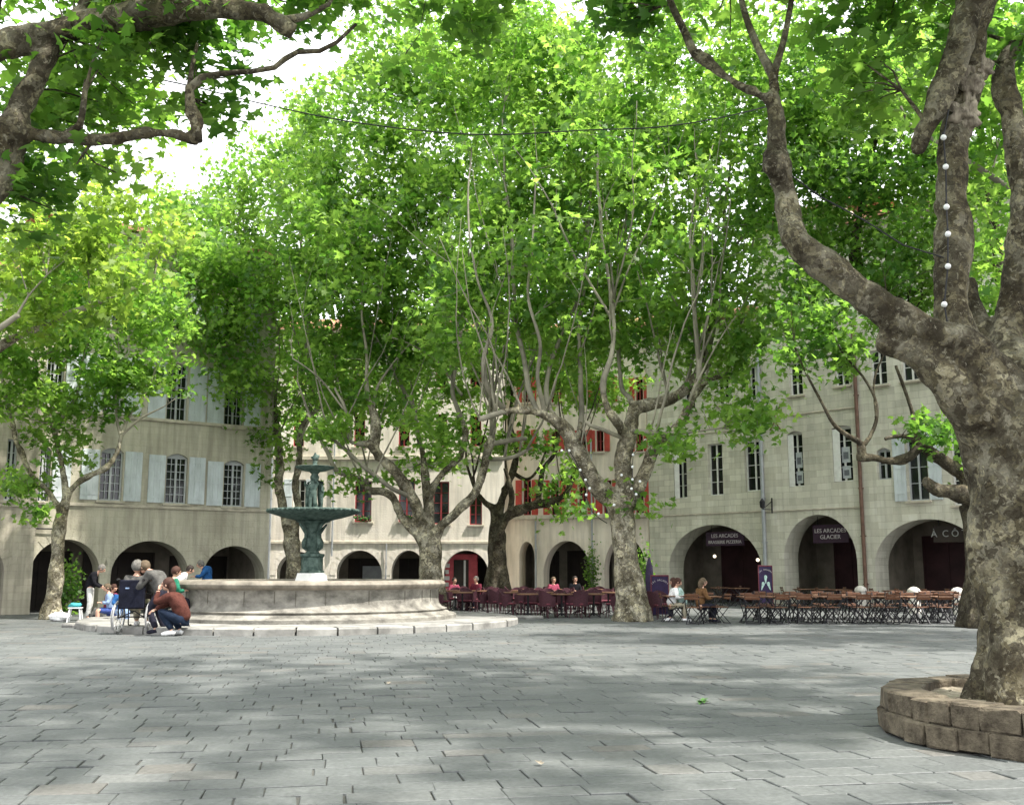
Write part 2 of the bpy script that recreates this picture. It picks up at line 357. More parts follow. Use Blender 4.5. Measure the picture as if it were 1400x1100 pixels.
M['mortar'] = mat('mortar', (.10, .09, .07), .95, .3, 6, .5)
M['soil'] = mat('pale_gravel', (.24, .20, .145), .95, .35, 9, .8, col2=(.46, .40, .31), bscale=60)
M['lit'] = mat('lit_globe', (1.0, .85, .62), .5, .02, 4, emit=1.2)
M['bulb'] = mat('frosted_bulb', (.78, .80, .80), .25, .05, 4)
M['skin'] = mat('skin', (.55, .33, .24), .6, .08, 6)
M['eye'] = mat('eye', (.05, .04, .04), .3, .1, 6)
M['lip'] = mat('lip', (.42, .17, .14), .5, .1, 6)
def cloth(n, c, v=.2): M[n] = mat(n + '_cloth', c, .95, v + .12, 14, .5, spec=.08)
for n_, c_ in dict(black=(.012, .012, .015), lgrey=(.50, .50, .48), blue=(.05, .08, .24), ltblue=(.22, .30, .46), maroon=(.16, .03, .05), grey=(.085, .083, .078), green=(.02, .13, .08), wht=(.72, .72, .72), brown=(.075, .028, .022), jean=(.014, .021, .038), pink=(.28, .06, .10), brownj=(.14, .075, .035), dark=(.02, .02, .03), cobalt=(.02, .08, .22), mint=(.45, .62, .58), khaki=(.30, .27, .2)).items(): cloth(n_, c_)
M['hair_g'] = mat('grey_hair', (.13, .122, .11), .9, .5, 20, .6)
M['hair_d'] = mat('dark_hair', (.02, .013, .01), .6, .3, 20, .5)
M['hair_b'] = mat('fair_hair', (.10, .072, .045), .75, .35, 20, .6)
M['hair_r'] = mat('reddish_hair', (.05, .02, .013), .7, .3, 20, .5)

# ------------------------------------------------------------------ ground and paving
def paving_mat():
    m = bpy.data.materials.new('slab_stone'); m.use_nodes = True; nt = m.node_tree; nd = nt.nodes
    b = nd['Principled BSDF']; b.inputs['Specular IOR Level'].default_value = .4
    at = nd.new('ShaderNodeAttribute'); at.attribute_name = 'rnd'
    tc = nd.new('ShaderNodeTexCoord')
    r = nd.new('ShaderNodeValToRGB'); e = r.color_ramp.elements; e[0].position = 0; e[0].color = (.104, .113, .114, 1); e[1].position = 1; e[1].color = (.150, .157, .156, 1)
    x = e.new(.45); x.color = (.122, .132, .133, 1); x = e.new(.90); x.color = (.135, .144, .144, 1); x = e.new(.97); x.color = (.138, .134, .126, 1)
    lk(nt, at.outputs['Fac'], r.inputs[0])
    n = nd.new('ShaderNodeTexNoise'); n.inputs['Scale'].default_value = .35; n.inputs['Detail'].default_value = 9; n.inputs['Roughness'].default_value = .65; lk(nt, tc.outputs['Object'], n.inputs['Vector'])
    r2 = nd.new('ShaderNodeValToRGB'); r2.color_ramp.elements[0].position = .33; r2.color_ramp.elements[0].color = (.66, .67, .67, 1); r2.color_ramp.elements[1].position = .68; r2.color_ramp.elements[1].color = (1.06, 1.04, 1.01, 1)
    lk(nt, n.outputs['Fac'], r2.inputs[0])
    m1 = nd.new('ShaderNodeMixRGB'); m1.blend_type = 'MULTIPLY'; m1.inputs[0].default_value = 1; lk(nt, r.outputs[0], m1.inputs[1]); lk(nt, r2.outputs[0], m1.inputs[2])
    n3 = nd.new('ShaderNodeTexNoise'); n3.inputs['Scale'].default_value = 22; n3.inputs['Detail'].default_value = 7; n3.inputs['Roughness'].default_value = .7; lk(nt, tc.outputs['Object'], n3.inputs['Vector'])
    r3 = nd.new('ShaderNodeValToRGB'); r3.color_ramp.elements[0].position = .3; r3.color_ramp.elements[0].color = (.62, .62, .62, 1); r3.color_ramp.elements[1].position = .68; r3.color_ramp.elements[1].color = (1.18, 1.18, 1.18, 1)
    lk(nt, n3.outputs['Fac'], r3.inputs[0])
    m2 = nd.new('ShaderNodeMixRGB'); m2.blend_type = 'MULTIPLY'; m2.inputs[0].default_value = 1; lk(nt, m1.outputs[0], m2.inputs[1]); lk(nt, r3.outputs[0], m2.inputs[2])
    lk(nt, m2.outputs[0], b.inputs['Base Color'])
    b.inputs['Roughness'].default_value = .62
    bp = nd.new('ShaderNodeBump'); bp.inputs['Strength'].default_value = .35; bp.inputs['Distance'].default_value = .012
    lk(nt, n3.outputs['Fac'], bp.inputs['Height']); lk(nt, bp.outputs[0], b.inputs['Normal'])
    return m
g = MB(); g.add([(-400, -200, -.02), (400, -200, -.02), (400, 600, -.02), (-400, 600, -.02)], [(0, 1, 2, 3)])
tag(g.build('ground', mat('joint_sand', (.075, .075, .068), .95, .35, 3, .4)), kind='structure')

def paving():
    rng = np.random.default_rng(3); ang = math.radians(10)
    V = []; Fc = []; R = []
    ca, sa = math.cos(ang), math.sin(ang); v = -4.0
    while v < 66:
        dp = rng.uniform(.22, .40); u = -38 + rng.uniform(0, .6); vv0 = v
        while u < 44:
            wd = rng.uniform(.26, .62)
            cx, cy = u + wd / 2, v + dp / 2
            X, Y = cx * ca - cy * sa, cx * sa + cy * ca
            if 3 < Y < 58 and abs(X) < Y * .52 + 3:
                gp = rng.choice([.003, .005, .008, .011], p=[.45, .35, .15, .05]); gq = rng.choice([.003, .005, .009], p=[.42, .38, .20]); h = rng.normal(0, .003) - .004; b = len(V)
                tx, ty = rng.normal(0, .005, 2)
                cs = [(u + gp, v + gq), (u + wd - gp, v + gq), (u + wd - gp, v + dp - gq), (u + gp, v + dp - gq)]
                cs = [(a + rng.normal(0, .004), c + rng.normal(0, .003)) for a, c in cs]; rv = rng.random()
                for ins, z in ((0, -.018), (0, -.005), (.006, 0)):
                    for a, c in cs:
                        aa = a + math.copysign(ins, cx - a); cc = c + math.copysign(ins, cy - c)
                        V.append((aa * ca - cc * sa, aa * sa + cc * ca, z + h + tx * (a - cx) + ty * (c - cy)))
                for q in range(2):
                    for k in range(4):
                        Fc.append((b + q * 4 + k, b + q * 4 + (k + 1) % 4, b + q * 4 + 4 + (k + 1) % 4, b + q * 4 + 4 + k))
                Fc.append((b + 8, b + 9, b + 10, b + 11)); R += [rv] * 9
            u += wd
        v += dp
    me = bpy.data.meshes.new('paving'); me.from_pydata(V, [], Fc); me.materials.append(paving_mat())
    at = me.attributes.new('rnd', 'FLOAT', 'FACE'); at.data.foreach_set('value', R); me.update()
    o = bpy.data.objects.new('paving', me); C.objects.link(o); tag(o, kind='structure')
paving()

# ------------------------------------------------------------------ buildings
class Fac:
    """facade frame: x along the wall, y inwards, z up"""
    def __init__(s, name, p0, p1, label, cat='building', group=None):
        s.p0 = Vector((p0[0], p0[1], 0)); p1 = Vector((p1[0], p1[1], 0)); d = p1 - s.p0; s.L = d.length
        s.a = math.atan2(d.y, d.x); s.d = d.normalized(); s.n = Vector((-s.d.y, s.d.x, 0))
        s.root = thing(name, label, cat, s.p0, s.a, group); s.arches = []; s.holes = []
    def uv(s, px, py):
        r = ray(px, py); t = (s.p0 - Vector((0, 0, EYE))).dot(s.n) / r.dot(s.n)
        q = Vector((0, 0, EYE)) + r * t; return (q - s.p0).dot(s.d), q.z
    def arch(s, x0, x1, top, spring, py=790, ring=True, depth=.9):
        u0 = s.uv(x0, py)[0]; u1 = s.uv(x1, py)[0]; vt = s.uv((x0 + x1) / 2, top)[1]; vs = s.uv((x0 + x1) / 2, spring)[1]
        s.arches.append((u0, u1, vs, vt)); return s.arches[-1]
    def window(s, x0, x1, y0, y1, rise=.0, cols=2, rows=4, fm='frame_w', shut=None, sill=True, sw=None, leaf=None, poster=False, dep=.2, flowers=False):
        xc = (x0 + x1) / 2; yc = (y0 + y1) / 2
        u0 = s.uv(x0, yc)[0]; u1 = s.uv(x1, yc)[0]; v1 = s.uv(xc, y0)[1]; v0 = s.uv(xc, y1)[1]
        pts = [(u0, v0), (u1, v0)]
        if rise:
            n = 8
            for k in range(n + 1):
                t = k / n; pts.append((u1 + (u0 - u1) * t, v1 - rise + rise * math.sin(math.pi * t) ** .8 if 0 < t < 1 else v1 - rise))
        else: pts += [(u1, v1), (u0, v1)]
        s.holes.append((pts, dep))
        f = MB(); fw = .055; y = dep - .03
        f.box(((u0 + fw / 2), y, (v0 + v1) / 2), (fw, .06, v1 - v0)); f.box(((u1 - fw / 2), y, (v0 + v1) / 2), (fw, .06, v1 - v0))
        f.box(((u0 + u1) / 2, y, v0 + fw / 2), (u1 - u0 - 2 * fw, .058, fw)); f.box(((u0 + u1) / 2, y, v1 - rise * .4 - fw / 2), (u1 - u0 - 2 * fw, .058, fw + rise * .8))
        if cols > 1:
            f.box(((u0 + u1) / 2, y - .012, (v0 + v1) / 2), (.075, .05, v1 - v0 - 2 * fw))
        for side in (0, 1):
            for k in range(1, cols // 2):
                uu = u0 + fw + (u1 - u0 - 2 * fw) * ((side + k / (cols / 2)) / 2)
                f.box((uu, y + .004, (v0 + v1) / 2), (.024, .03, v1 - v0 - 2 * fw - .01))
        for k in range(1, rows):
            vv = v0 + fw + (v1 - v0 - 2 * fw - rise * .3) * k / rows; f.box(((u0 + u1) / 2, y + .007, vv), (u1 - u0 - 2 * fw - .004, .026, .026))
        wn = f.build('window', M[fm], s.root)
        g = MB(); g.box(((u0 + u1) / 2, dep + .02, (v0 + v1) / 2), (u1 - u0 - .01, .016, v1 - v0 - .01)); g.build('pane', M['glass'], wn)
        if poster:
            for (a, b_) in ((.06, .28), (.34, .62)):
                q = MB(); hh = v1 - v0; q.box(((u0 + u1) / 2 + .05, dep - .066, v0 + hh * (a + b_) / 2), ((u1 - u0) * .42, .006, hh * (b_ - a))); p_ = q.build('poster', M['poster'], wn)
                q = MB(); q.box(((u0 + u1) / 2 + .05, dep - .072, v0 + hh * (a * .55 + b_ * .45)), ((u1 - u0) * .26, .003, hh * (b_ - a) * .45)); q.build('picture', M['print'], p_)
        if sill:
            q = MB(); q.box(((u0 + u1) / 2, -.03, v0 - .05), (u1 - u0 + .22, .16, .09), bev=.01); q.build('sill', M['trim'], s.root)
        if leaf:   # inner shutter standing in the reveal, left side
            q = MB(); q.box((u0 + (u1 - u0) * .20, .05, (v0 + v1 - rise) / 2), ((u1 - u0) * .36, .03, v1 - v0 - rise - .04)); q.build('shutter', M[leaf], s.root)
        if shut:
            W = sw or (u1 - u0) / 2 + .05; hh = v1 - v0 - rise * .6
            for sd_ in (-1, 1):
                q = MB(); cx = (u0 - .05 - W / 2) if sd_ < 0 else (u1 + .05 + W / 2)
                q.box((cx, -.035, v0 + hh / 2), (W, .03, hh))
                npl = 3
                for k in range(npl):
                    q.box((cx - W / 2 + W * (k + .5) / npl, -.056, v0 + hh / 2), (W / npl - .012, .010, hh - .01))
                for t in (.12, .5, .88): q.box((cx, -.068, v0 + hh * t), (W - .03, .012, .07))
                q.build('shutter', M[shut], s.root)
        if flowers:
            fb = MB(); fl = MB(); rr = random.Random(int(x0))
            for k in range(40):
                c = (rr.uniform(u0 - .05, u1 + .05), -.08 + rr.uniform(-.07, .06), v0 + .08 + rr.uniform(-.05, .22)); fb.ball(c, rr.uniform(.03, .06), 6, 4, jit=.6, seed=k)
                if k % 2: fl.ball((c[0], c[1] - .05, c[2] + .03), .028, 5, 4)
            fo = fb.build('window_plants', M['leaf_s'], s.root); fl.build('blossoms', M['pink'], fo)
    def line(s, px0, py0, px1, py1): return s.uv(px0, py0), s.uv(px1, py1)
    def finish(s, top, wall, depth=7.0, strings=(), roof=True, pier=.9, ring=True, inner='door', arc_depth=3.0, ring_m='trim'):
        L = s.L; mb = MB()
        amax = max([a[3] for a in s.arches] + [2.2]) + .25; zs = amax - .2; cur = 0.0
        def quad(y, a, b_, c, d, flip=False):
            mb.add([(a[0], y, a[1]), (b_[0], y, b_[1]), (c[0], y, c[1]), (d[0], y, d[1])], [(0, 1, 2, 3)])
        for (u0, u1, vs, vt) in sorted(s.arches):
            u0c = max(u0, .001); u1c = min(u1, L - .001)
            pts = [(u0c, 0)]; n = 22
            for k in range(n + 1):
                a = math.pi * (1 - k / n); uu = (u0 + u1) / 2 + (u1 - u0) / 2 * math.cos(a); vv = vs + (vt - vs) * math.sin(a)
                if u0c - 1e-6 <= uu <= u1c + 1e-6: pts.append((uu, vv))
            pts.append((u1c, 0)); b = len(mb.v)
            for (a_, c_) in pts: mb.v.append((a_, 0, c_)); mb.v.append((a_, pier, c_))
            for k in range(len(pts) - 1): mb.face((b + 2 * k, b + 2 * k + 2, b + 2 * k + 3, b + 2 * k + 1))
            for y in (0, pier):
                if u0c > cur: quad(y, (cur, 0), (u0c, 0), (u0c, zs), (cur, zs))
                for k in range(1, len(pts) - 2):
                    a, c_ = pts[k], pts[k + 1]
                    if c_[0] - a[0] > 1e-5: quad(y, a, c_, (c_[0], zs), (a[0], zs))
            cur = u1c
        for y in (0, pier):
            if L > cur: quad(y, (cur, 0), (L, 0), (L, zs), (cur, zs))
        quad(pier, (0, zs), (L, zs), (L, amax), (0, amax))
        bx = []
        for pts, dep in s.holes:
            us = [p[0] for p in pts]; vs_ = [p[1] for p in pts]; a0, a1, b0, b1 = min(us), max(us), min(vs_), max(vs_)
            if b1 > top - .1: print('window above wall', s.root.name, b1, top)
            bx.append((a0, a1, b0, b1))
            if len(pts) > 4:   # segmental head: fill between the curve and its box
                arc = pts[2:]
                for k in range(len(arc) - 1):
                    quad(0, arc[k + 1], arc[k], (arc[k][0], b1), (arc[k + 1][0], b1))
        U = sorted({0.0, L} | {q for b in bx for q in b[:2] if 0 < q < L}); Vv = sorted({zs, top} | {q for b in bx for q in b[2:] if zs < q < top})
        for i in range(len(U) - 1):
            if U[i + 1] - U[i] < 1e-6: continue
            for k in range(len(Vv) - 1):
                um, vm = (U[i] + U[i + 1]) / 2, (Vv[k] + Vv[k + 1]) / 2
                if any(b[0] < um < b[1] and b[2] < vm < b[3] for b in bx): continue
                quad(0, (U[i], Vv[k]), (U[i + 1], Vv[k]), (U[i + 1], Vv[k + 1]), (U[i], Vv[k + 1]))
        for pts, dep in s.holes:
            b = len(mb.v); n = len(pts)
            for (a_, c_) in pts: mb.v.append((a_, 0, c_)); mb.v.append((a_, dep + .04, c_))
            for k in range(n):
                k2 = (k + 1) % n; mb.face((b + 2 * k, b + 2 * k2, b + 2 * k2 + 1, b + 2 * k + 1))
        D = depth; b = len(mb.v)
        mb.v += [(0, 0, 0), (0, D, 0), (0, D, top), (0, 0, top), (L, 0, 0), (L, D, 0), (L, D, top), (L, 0, top)]
        mb.face((b, b + 3, b + 2, b + 1)); mb.face((b + 4, b + 5, b + 6, b + 7)); mb.face((b + 1, b + 2, b + 6, b + 5)); mb.face((b + 3, b + 7, b + 6, b + 2))
        mb.build('wall', M[wall], s.root)
        # arcade passage
        q = MB(); z = amax; AD = pier + arc_depth
        q.add([(.05, pier, z), (L - .05, pier, z), (L - .05, AD, z), (.05, AD, z)], [(0, 1, 2, 3)])
        q.add([(.05, AD, -.01), (L - .05, AD, -.01), (L - .05, AD, z), (.05, AD, z)], [(0, 1, 2, 3)])
        for uu in (.05, L - .05): q.add([(uu, pier, -.01), (uu, AD, -.01), (uu, AD, z), (uu, pier, z)], [(0, 1, 2, 3)])
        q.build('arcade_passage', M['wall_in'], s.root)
        for (u0, u1, vs, vt) in s.arches:
            ww = (u1 - u0); d = MB(); uc = (u0 + u1) / 2; hh = min(vt * .86, 2.9)
            d.box((uc, AD - .03, hh / 2), (ww * .95, .05, hh))
            for k in range(5):
                d.box((uc - ww * .475 + ww * .95 * k / 4, AD - .075, hh / 2), (.08, .04, hh - .02))
            d.box((uc, AD - .07, hh * .74), (ww * .95 - .1, .025, .07))
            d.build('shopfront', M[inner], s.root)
        if ring:
            for (u0, u1, vs, vt) in s.arches:
                q = MB(); n = 15; uc = (u0 + u1) / 2; a_ = (u1 - u0) / 2; b_ = vt - vs
                for k in range(n):
                    t0 = math.pi * k / n + .012; t1 = math.pi * (k + 1) / n - .012; th = .30
                    ps = []
                    for t in (t0, (t0 + t1) / 2, t1):
                        ps.append((uc + a_ * math.cos(t), vs + b_ * math.sin(t)))
                    for t in (t1, (t0 + t1) / 2, t0):
                        ps.append((uc + (a_ + th) * math.cos(t), vs + (b_ + th) * math.sin(t)))
                    if min(p[0] for p in ps) < .02 or max(p[0] for p in ps) > L - .02: continue
                    pr = .012 + .004 * ((k * 7) % 3)
                    vs_ = [(x, -pr, z) for x, z in ps] + [(x, .02, z) for x, z in ps]
                    q.add(vs_, [(0, 1, 2, 3, 4, 5)[::-1]] + [(i, (i + 1) % 6, 6 + (i + 1) % 6, 6 + i) for i in range(6)])
                if q.v: q.build('voussoirs', M[ring_m if ring_m in M else wall], s.root)
        for (v, th, pr) in strings:
            q = MB(); q.box((L / 2, -pr / 2 - .002, v), (L - .02, pr, th), bev=.015); q.build('string_course', M['trim'], s.root)
        if roof:
            q = MB(); q.box((L / 2, -.12, top + .08), (L - .02, .5, .14), bev=.02); q.build('cornice', M['trim'], s.root)
            q = MB()
            q.add([(-.1, -.55, top + .17), (L + .1, -.55, top + .17), (L + .1, D / 2, top + 1.5), (-.1, D / 2, top + 1.5), (L + .1, D + .4, top + .17), (-.1, D + .4, top + .17),
                   (-.1, -.55, top + .3), (L + .1, -.55, top + .3), (L + .1, D / 2, top + 1.65), (-.1, D / 2, top + 1.65), (L + .1, D + .4, top + .3), (-.1, D + .4, top + .3)],
                  [(0, 1, 2, 3), (3, 2, 4, 5), (6, 7, 8, 9), (9, 8, 10, 11), (0, 1, 7, 6), (0, 3, 9, 6), (1, 2, 8, 7), (3, 5, 11, 9), (2, 4, 10, 8)])
            k = 0.0
            while k < L:   # tile ridges
                q.bar((k, -.55, top + .31), (k, D / 2, top + 1.66), .09, .07); k += .24
            q.build('roof', M['tile'], s.root)
    def pipe(s, px, y0, y1, m, r=.05, name='downpipe'):
        u, v1 = s.uv(px, y0); u2, v0 = s.uv(px, y1); v0 = max(v0, .02); q = MB(); u = s.uv(px, 720)[0]
        q.tube([(u, -.09, v0), (u, -.09, (v0 + v1) / 2), (u, -.09, v1)], r, 10)
        vv = v0 + .4
        while vv < v1: q.box((u, -.07, vv), (r * 2.6, .12, .04)); vv += 1.9
        q.build(name, M[m], s.root, True, 40)
M['leaf_s'] = mat('garden_leaf', (.05, .13, .025), .6, .4, 8, .2)

def at(px, Y): return (XA(px, Y, 0), Y)
# left building
pa, pb = at(36, 36.6), at(364, 41.8)
f = Fac('arcaded_house', pa, pb, 'beige stone arcaded house with grey shutters, behind the wheelchair group')
f.arch(40, 136, 737, 785); f.arch(151, 257, 739, 785); f.arch(277, 361, 746, 788)
for (a, b_, c, d) in ((49, 69, 609, 686), (137, 168, 612, 684), (227, 256, 620, 688), (306, 333, 629, 692)):
    f.window(a, b_, c, d, .16, 4, 6, 'frame_g', 'shut_g', sw=.62)
for (a, b_, c, d) in ((63, 88, 480, 554), (142, 168, 487, 565), (229, 257, 497, 575), (308, 333, 508, 584)):
    f.window(a, b_, c, d, 0, 4, 5, 'frame_g', 'shut_g', sw=.66)
s1 = f.uv(200, 692.5)[1]; s2 = f.uv(200, 572.5)[1]
for (a, b_, c, d) in ((60, 88, 368, 430), (142, 168, 382, 445), (229, 257, 397, 458), (308, 333, 412, 470)):
    f.window(a, b_, c, d, 0, 4, 4, 'frame_g', 'shut_g', sw=.6)
f.finish(13.8, 'wall_left', strings=((s1, .12, .07), (s2, .12, .07)), ring_m='wall_left')
q = MB(); u, v = f.uv(36, 722); q.tube([(u + .3, -.1, v), (u + 1.0, -.12, v), (u + 1.25, -.1, v - .12)], .025, 6); q.build('wall_pipe', M['iron'], f.root)
# far-left house
d_ = (Vector(pb) - Vector(pa)).normalized(); nrm = Vector((d_.y, -d_.x))
e1 = Vector(pa) + nrm * .45; e0 = e1 - d_ * 9
f = Fac('corner_house', e0, e1, 'brownish stone house at the far left edge beside the shuttered arcade house')
f.arch(-95, 5, 735, 785); f.window(-60, -30, 590, 680, .1, 4, 6, 'frame_g', 'shut_g'); f.window(8, 22, 600, 684, 0, 2, 5, 'frame_g', None)
f.finish(11.5, 'wall_end', strings=((f.uv(0, 690)[1], .1, .06),), inner='plumdoor', ring_m='wall_end')
# middle building
YM = 52.0
f = Fac('pale_house', at(352, YM), at(689, YM), 'pale sunlit house with maroon window frames, behind the fountain')
f.arch(377, 437, 754, 786); f.arch(459, 522, 752, 786); f.arch(534, 582, 752, 786); f.arch(606, 668, 752, 786)
MAR = 'frame_r'
f.window(401, 417, 655, 700, 0, 2, 3, 'frame_w', 'shut_g', sw=.42)
f.window(485, 508, 657, 713, 0, 2, 4, MAR, flowers=True); f.window(545, 567, 655, 713, 0, 2, 4, MAR, flowers=True); f.window(592, 614, 658, 716, 0, 2, 4, MAR); f.window(642, 659, 676, 717, 0, 2, 3, MAR)
for a in (401, 484, 545, 596, 643): f.window(a, a + 15, 566, 610, 0, 2, 3, MAR, leaf=None)
for a in (401, 484, 545, 596, 643): f.window(a, a + 15, 486, 530, 0, 2, 3, MAR, leaf=None)
f.finish(13.2, 'wall_mid', strings=((f.uv(500, 741.5)[1], .13, .07), (f.uv(600, 626)[1], .2, .13)), inner='door', ring_m='wall_mid')
f.pipe(370, 600, 800, 'pipe_z', .05); f.pipe(455, 600, 760, 'pipe_z', .045); f.pipe(529, 743, 800, 'pipe_z', .03)
u0, v1 = f.uv(607, 762); u1, _ = f.uv(645, 762)       # pink shop under the arch
q = MB(); q.box(((u0 + u1) / 2 + .1, 1.5, 1.15), (u1 - u0 + .3, .2, 2.3), bev=.05); sh = q.build('shop_facade', M['pinkshop'], f.root)
q = MB(); q.box(((u0 + u1) / 2 + .1, 1.39, 1.0), (.75, .05, 2.0)); q.build('shop_door', M['door'], sh)
q = MB(); q.box(((u0 + u1) / 2 + .28, 1.35, 1.0), (.1, .04, 1.95)); q.build('door_post', M['fwhite'], sh)
q = MB()
for k in range(7): q.box((u0 + .07, 1.385, .16 + k * .31), (.18 + .08 * (k % 2), .04, .2), bev=.01)
q.build('quoins', M['fwhite'], sh)
u0, _ = f.uv(490, 775); q = MB(); q.box((u0 + .35, 3.7, 1.1), (1.3, .1, 1.2)); q.build('shop_panel', M['pipe_z'], f.root)
# wing with the red shutters
f = Fac('red_shuttered_house', at(690, 53.2), at(889, 50.6), 'cream house with bright red shutters, behind the big central plane tree')
f.arch(710, 731, 740, 762); f.arch(743, 808, 739, 785); f.arch(826, 884, 733, 782)
for a in (712, 750, 788, 822, 866): f.window(a + 3, a + 14, 656, 704, 0, 2, 4, 'frame_r', 'shut_r', sw=.33)
for a in (712, 750, 788, 812, 866): f.window(a + 3, a + 13, 588, 617, 0, 2, 2, 'frame_r', 'shut_r', sw=.28)
for a in (712, 750, 788, 822, 866): f.window(a + 3, a + 13, 515, 550, 0, 2, 2, 'frame_r', 'shut_r', sw=.28)
f.finish(13.0, 'wall_wing', strings=((f.uv(780, 706)[1], .2, .2),), inner='door', ring_m='wall_wing')
f.pipe(733, 712, 815, 'pipe_z', .05); f.pipe(810, 600, 812, 'pipe_z', .045)
# right-hand houses along one line
A = Vector(at(890, 50.5)); B = Vector(at(1165, 43.0)); dr = (B - A).normalized()
def onl(px):
    r = Vector((XA(px, 1000, 0) / 1000, 1)); n2 = Vector((-dr.y, dr.x)); t = A.dot(n2) / r.dot(n2); return r * t
f = Fac('ashlar_house', A, onl(1047), 'grey-green stone house with three tall windows over one wide arch, right of the central tree')
f.arch(915, 1042, 717, 778)
f.window(921, 939, 614, 681, 0, 2, 4, 'frame_w', leaf='frame_w', dep=.25, sill=False); f.window(968, 988, 606, 677, 0, 2, 4, 'frame_w', dep=.22, sill=False); f.window(1018, 1043, 598, 671, .15, 2, 4, 'frame_w', dep=.22, sill=False)
f.window(934, 950, 515, 560, 0, 2, 3); f.window(980, 996, 508, 552, 0, 2, 3); f.window(1024, 1038, 500, 547, 0, 2, 3)
sA = f.uv(980, 701.5)[1]
f.finish(12.6, 'wall_r1', strings=((sA, .06, .05), (f.uv(1000, 588)[1], .05, .04)), inner='plumdoor', ring_m='wall_r1', pier=1.1)
fR1 = f
f = Fac('arcade_house', onl(1047), onl(1183), 'pale stone house between the grey and the rusty downpipe, posters in its windows')
f.arch(1073, 1173, 703, 765)
f.window(1077, 1098, 589, 665, .12, 2, 4, 'frame_w', leaf='frame_w', poster=True, dep=.28, sill=False); f.window(1138, 1165, 581, 658, .12, 2, 4, 'frame_w', leaf='frame_w', poster=True, dep=.28, sill=False)
f.window(1079, 1097, 495, 540, 0, 2, 3); f.window(1141, 1160, 482, 527, 0, 2, 3); f.window(1074, 1092, 416, 450, 0, 2, 2, 'frame_w', dep=.3); f.window(1138, 1155, 400, 436, 0, 2, 2, 'frame_w', dep=.3)
f.finish(16.5, 'wall_r2', strings=((f.uv(1110, 696)[1], .05, .05), (f.uv(1115, 563)[1], .08, .05)), inner='plumdoor', ring_m='wall_r2', pier=1.1)
f.pipe(1046, 480, 815, 'pipe_z', .085); f.pipe(1181, 440, 812, 'pipe_r', .075)
fR2 = f
u, v = f.uv(1060, 572); q = MB()
for (a, b_) in (((-.28, .5), (.0, .12)), ((.28, .5), (.0, .12)), ((0, .12), (0, -.12)), ((0, -.12), (-.25, -.5)), ((0, -.12), (.25, -.5))):
    q.tube([(u + a[0], -.05, v + a[1]), (u + b_[0], -.05, v + b_[1])], .03, 6)
q.build('wall_anchor', M['rust'], f.root)
u, v = f.uv(1056, 690); q = MB(); q.tube([(u, -.03, v + .3), (u, -.05, v - .35)], .03, 6); q.tube([(u, -.05, v - .2), (u - .1, -.6, v - .2)], .02, 6); q.tube([(u, -.05, v + .15), (u - .05, -.3, v - .02), (u - .1, -.58, v - .18)], .015, 6)
q.lathe([(.02, 0), (.11, .06), (.13, .3), (.05, .4), (.01, .45)], 6, (u - .1, -.62, v - .18)); q.build('wall_lantern', M['iron'], f.root)
f = Fac('terrace_house', onl(1183), onl(1500), 'grey stone house over the widest arch, behind the right-hand tree trunk')
f.arch(1197, 1352, 709, 775); f.arch(1400, 1490, 700, 770)
f.window(1199, 1218, 612, 655, .12, 2, 2, 'frame_g', dep=.22, sill=False); f.window(1240, 1268, 592, 684, 0, 2, 4, 'frame_g', 'shut_g', sw=.5)
f.window(1190, 1212, 478, 526, 0, 2, 3); f.window(1232, 1258, 465, 520, 0, 2, 3); f.window(1300, 1325, 560, 690, 0, 2, 4)
f.finish(15.5, 'wall_r2', strings=(), inner='plumdoor', ring_m='wall_r2', pier=1.1)
fR3 = f

# ------------------------------------------------------------------ trees
def catmull(pts, rad, step):
    P_ = [Vector(p) for p in pts]; n = len(P_); out = []; ro = []
    for i in range(n - 1):
        p0 = P_[max(i - 1, 0)]; p1 = P_[i]; p2 = P_[i + 1]; p3 = P_[min(i + 2, n - 1)]
        k = max(1, int((p2 - p1).length / step))
        for j in range(k):
            t = j / k
            out.append(.5 * ((2 * p1) + (p2 - p0) * t + (2 * p0 - 5 * p1 + 4 * p2 - p3) * t * t + (3 * p1 - 3 * p2 + p3 - p0) * t ** 3)); ro.append(rad[i] * (1 - t) + rad[i + 1] * t)
    out.append(P_[-1]); ro.append(rad[-1]); return out, ro

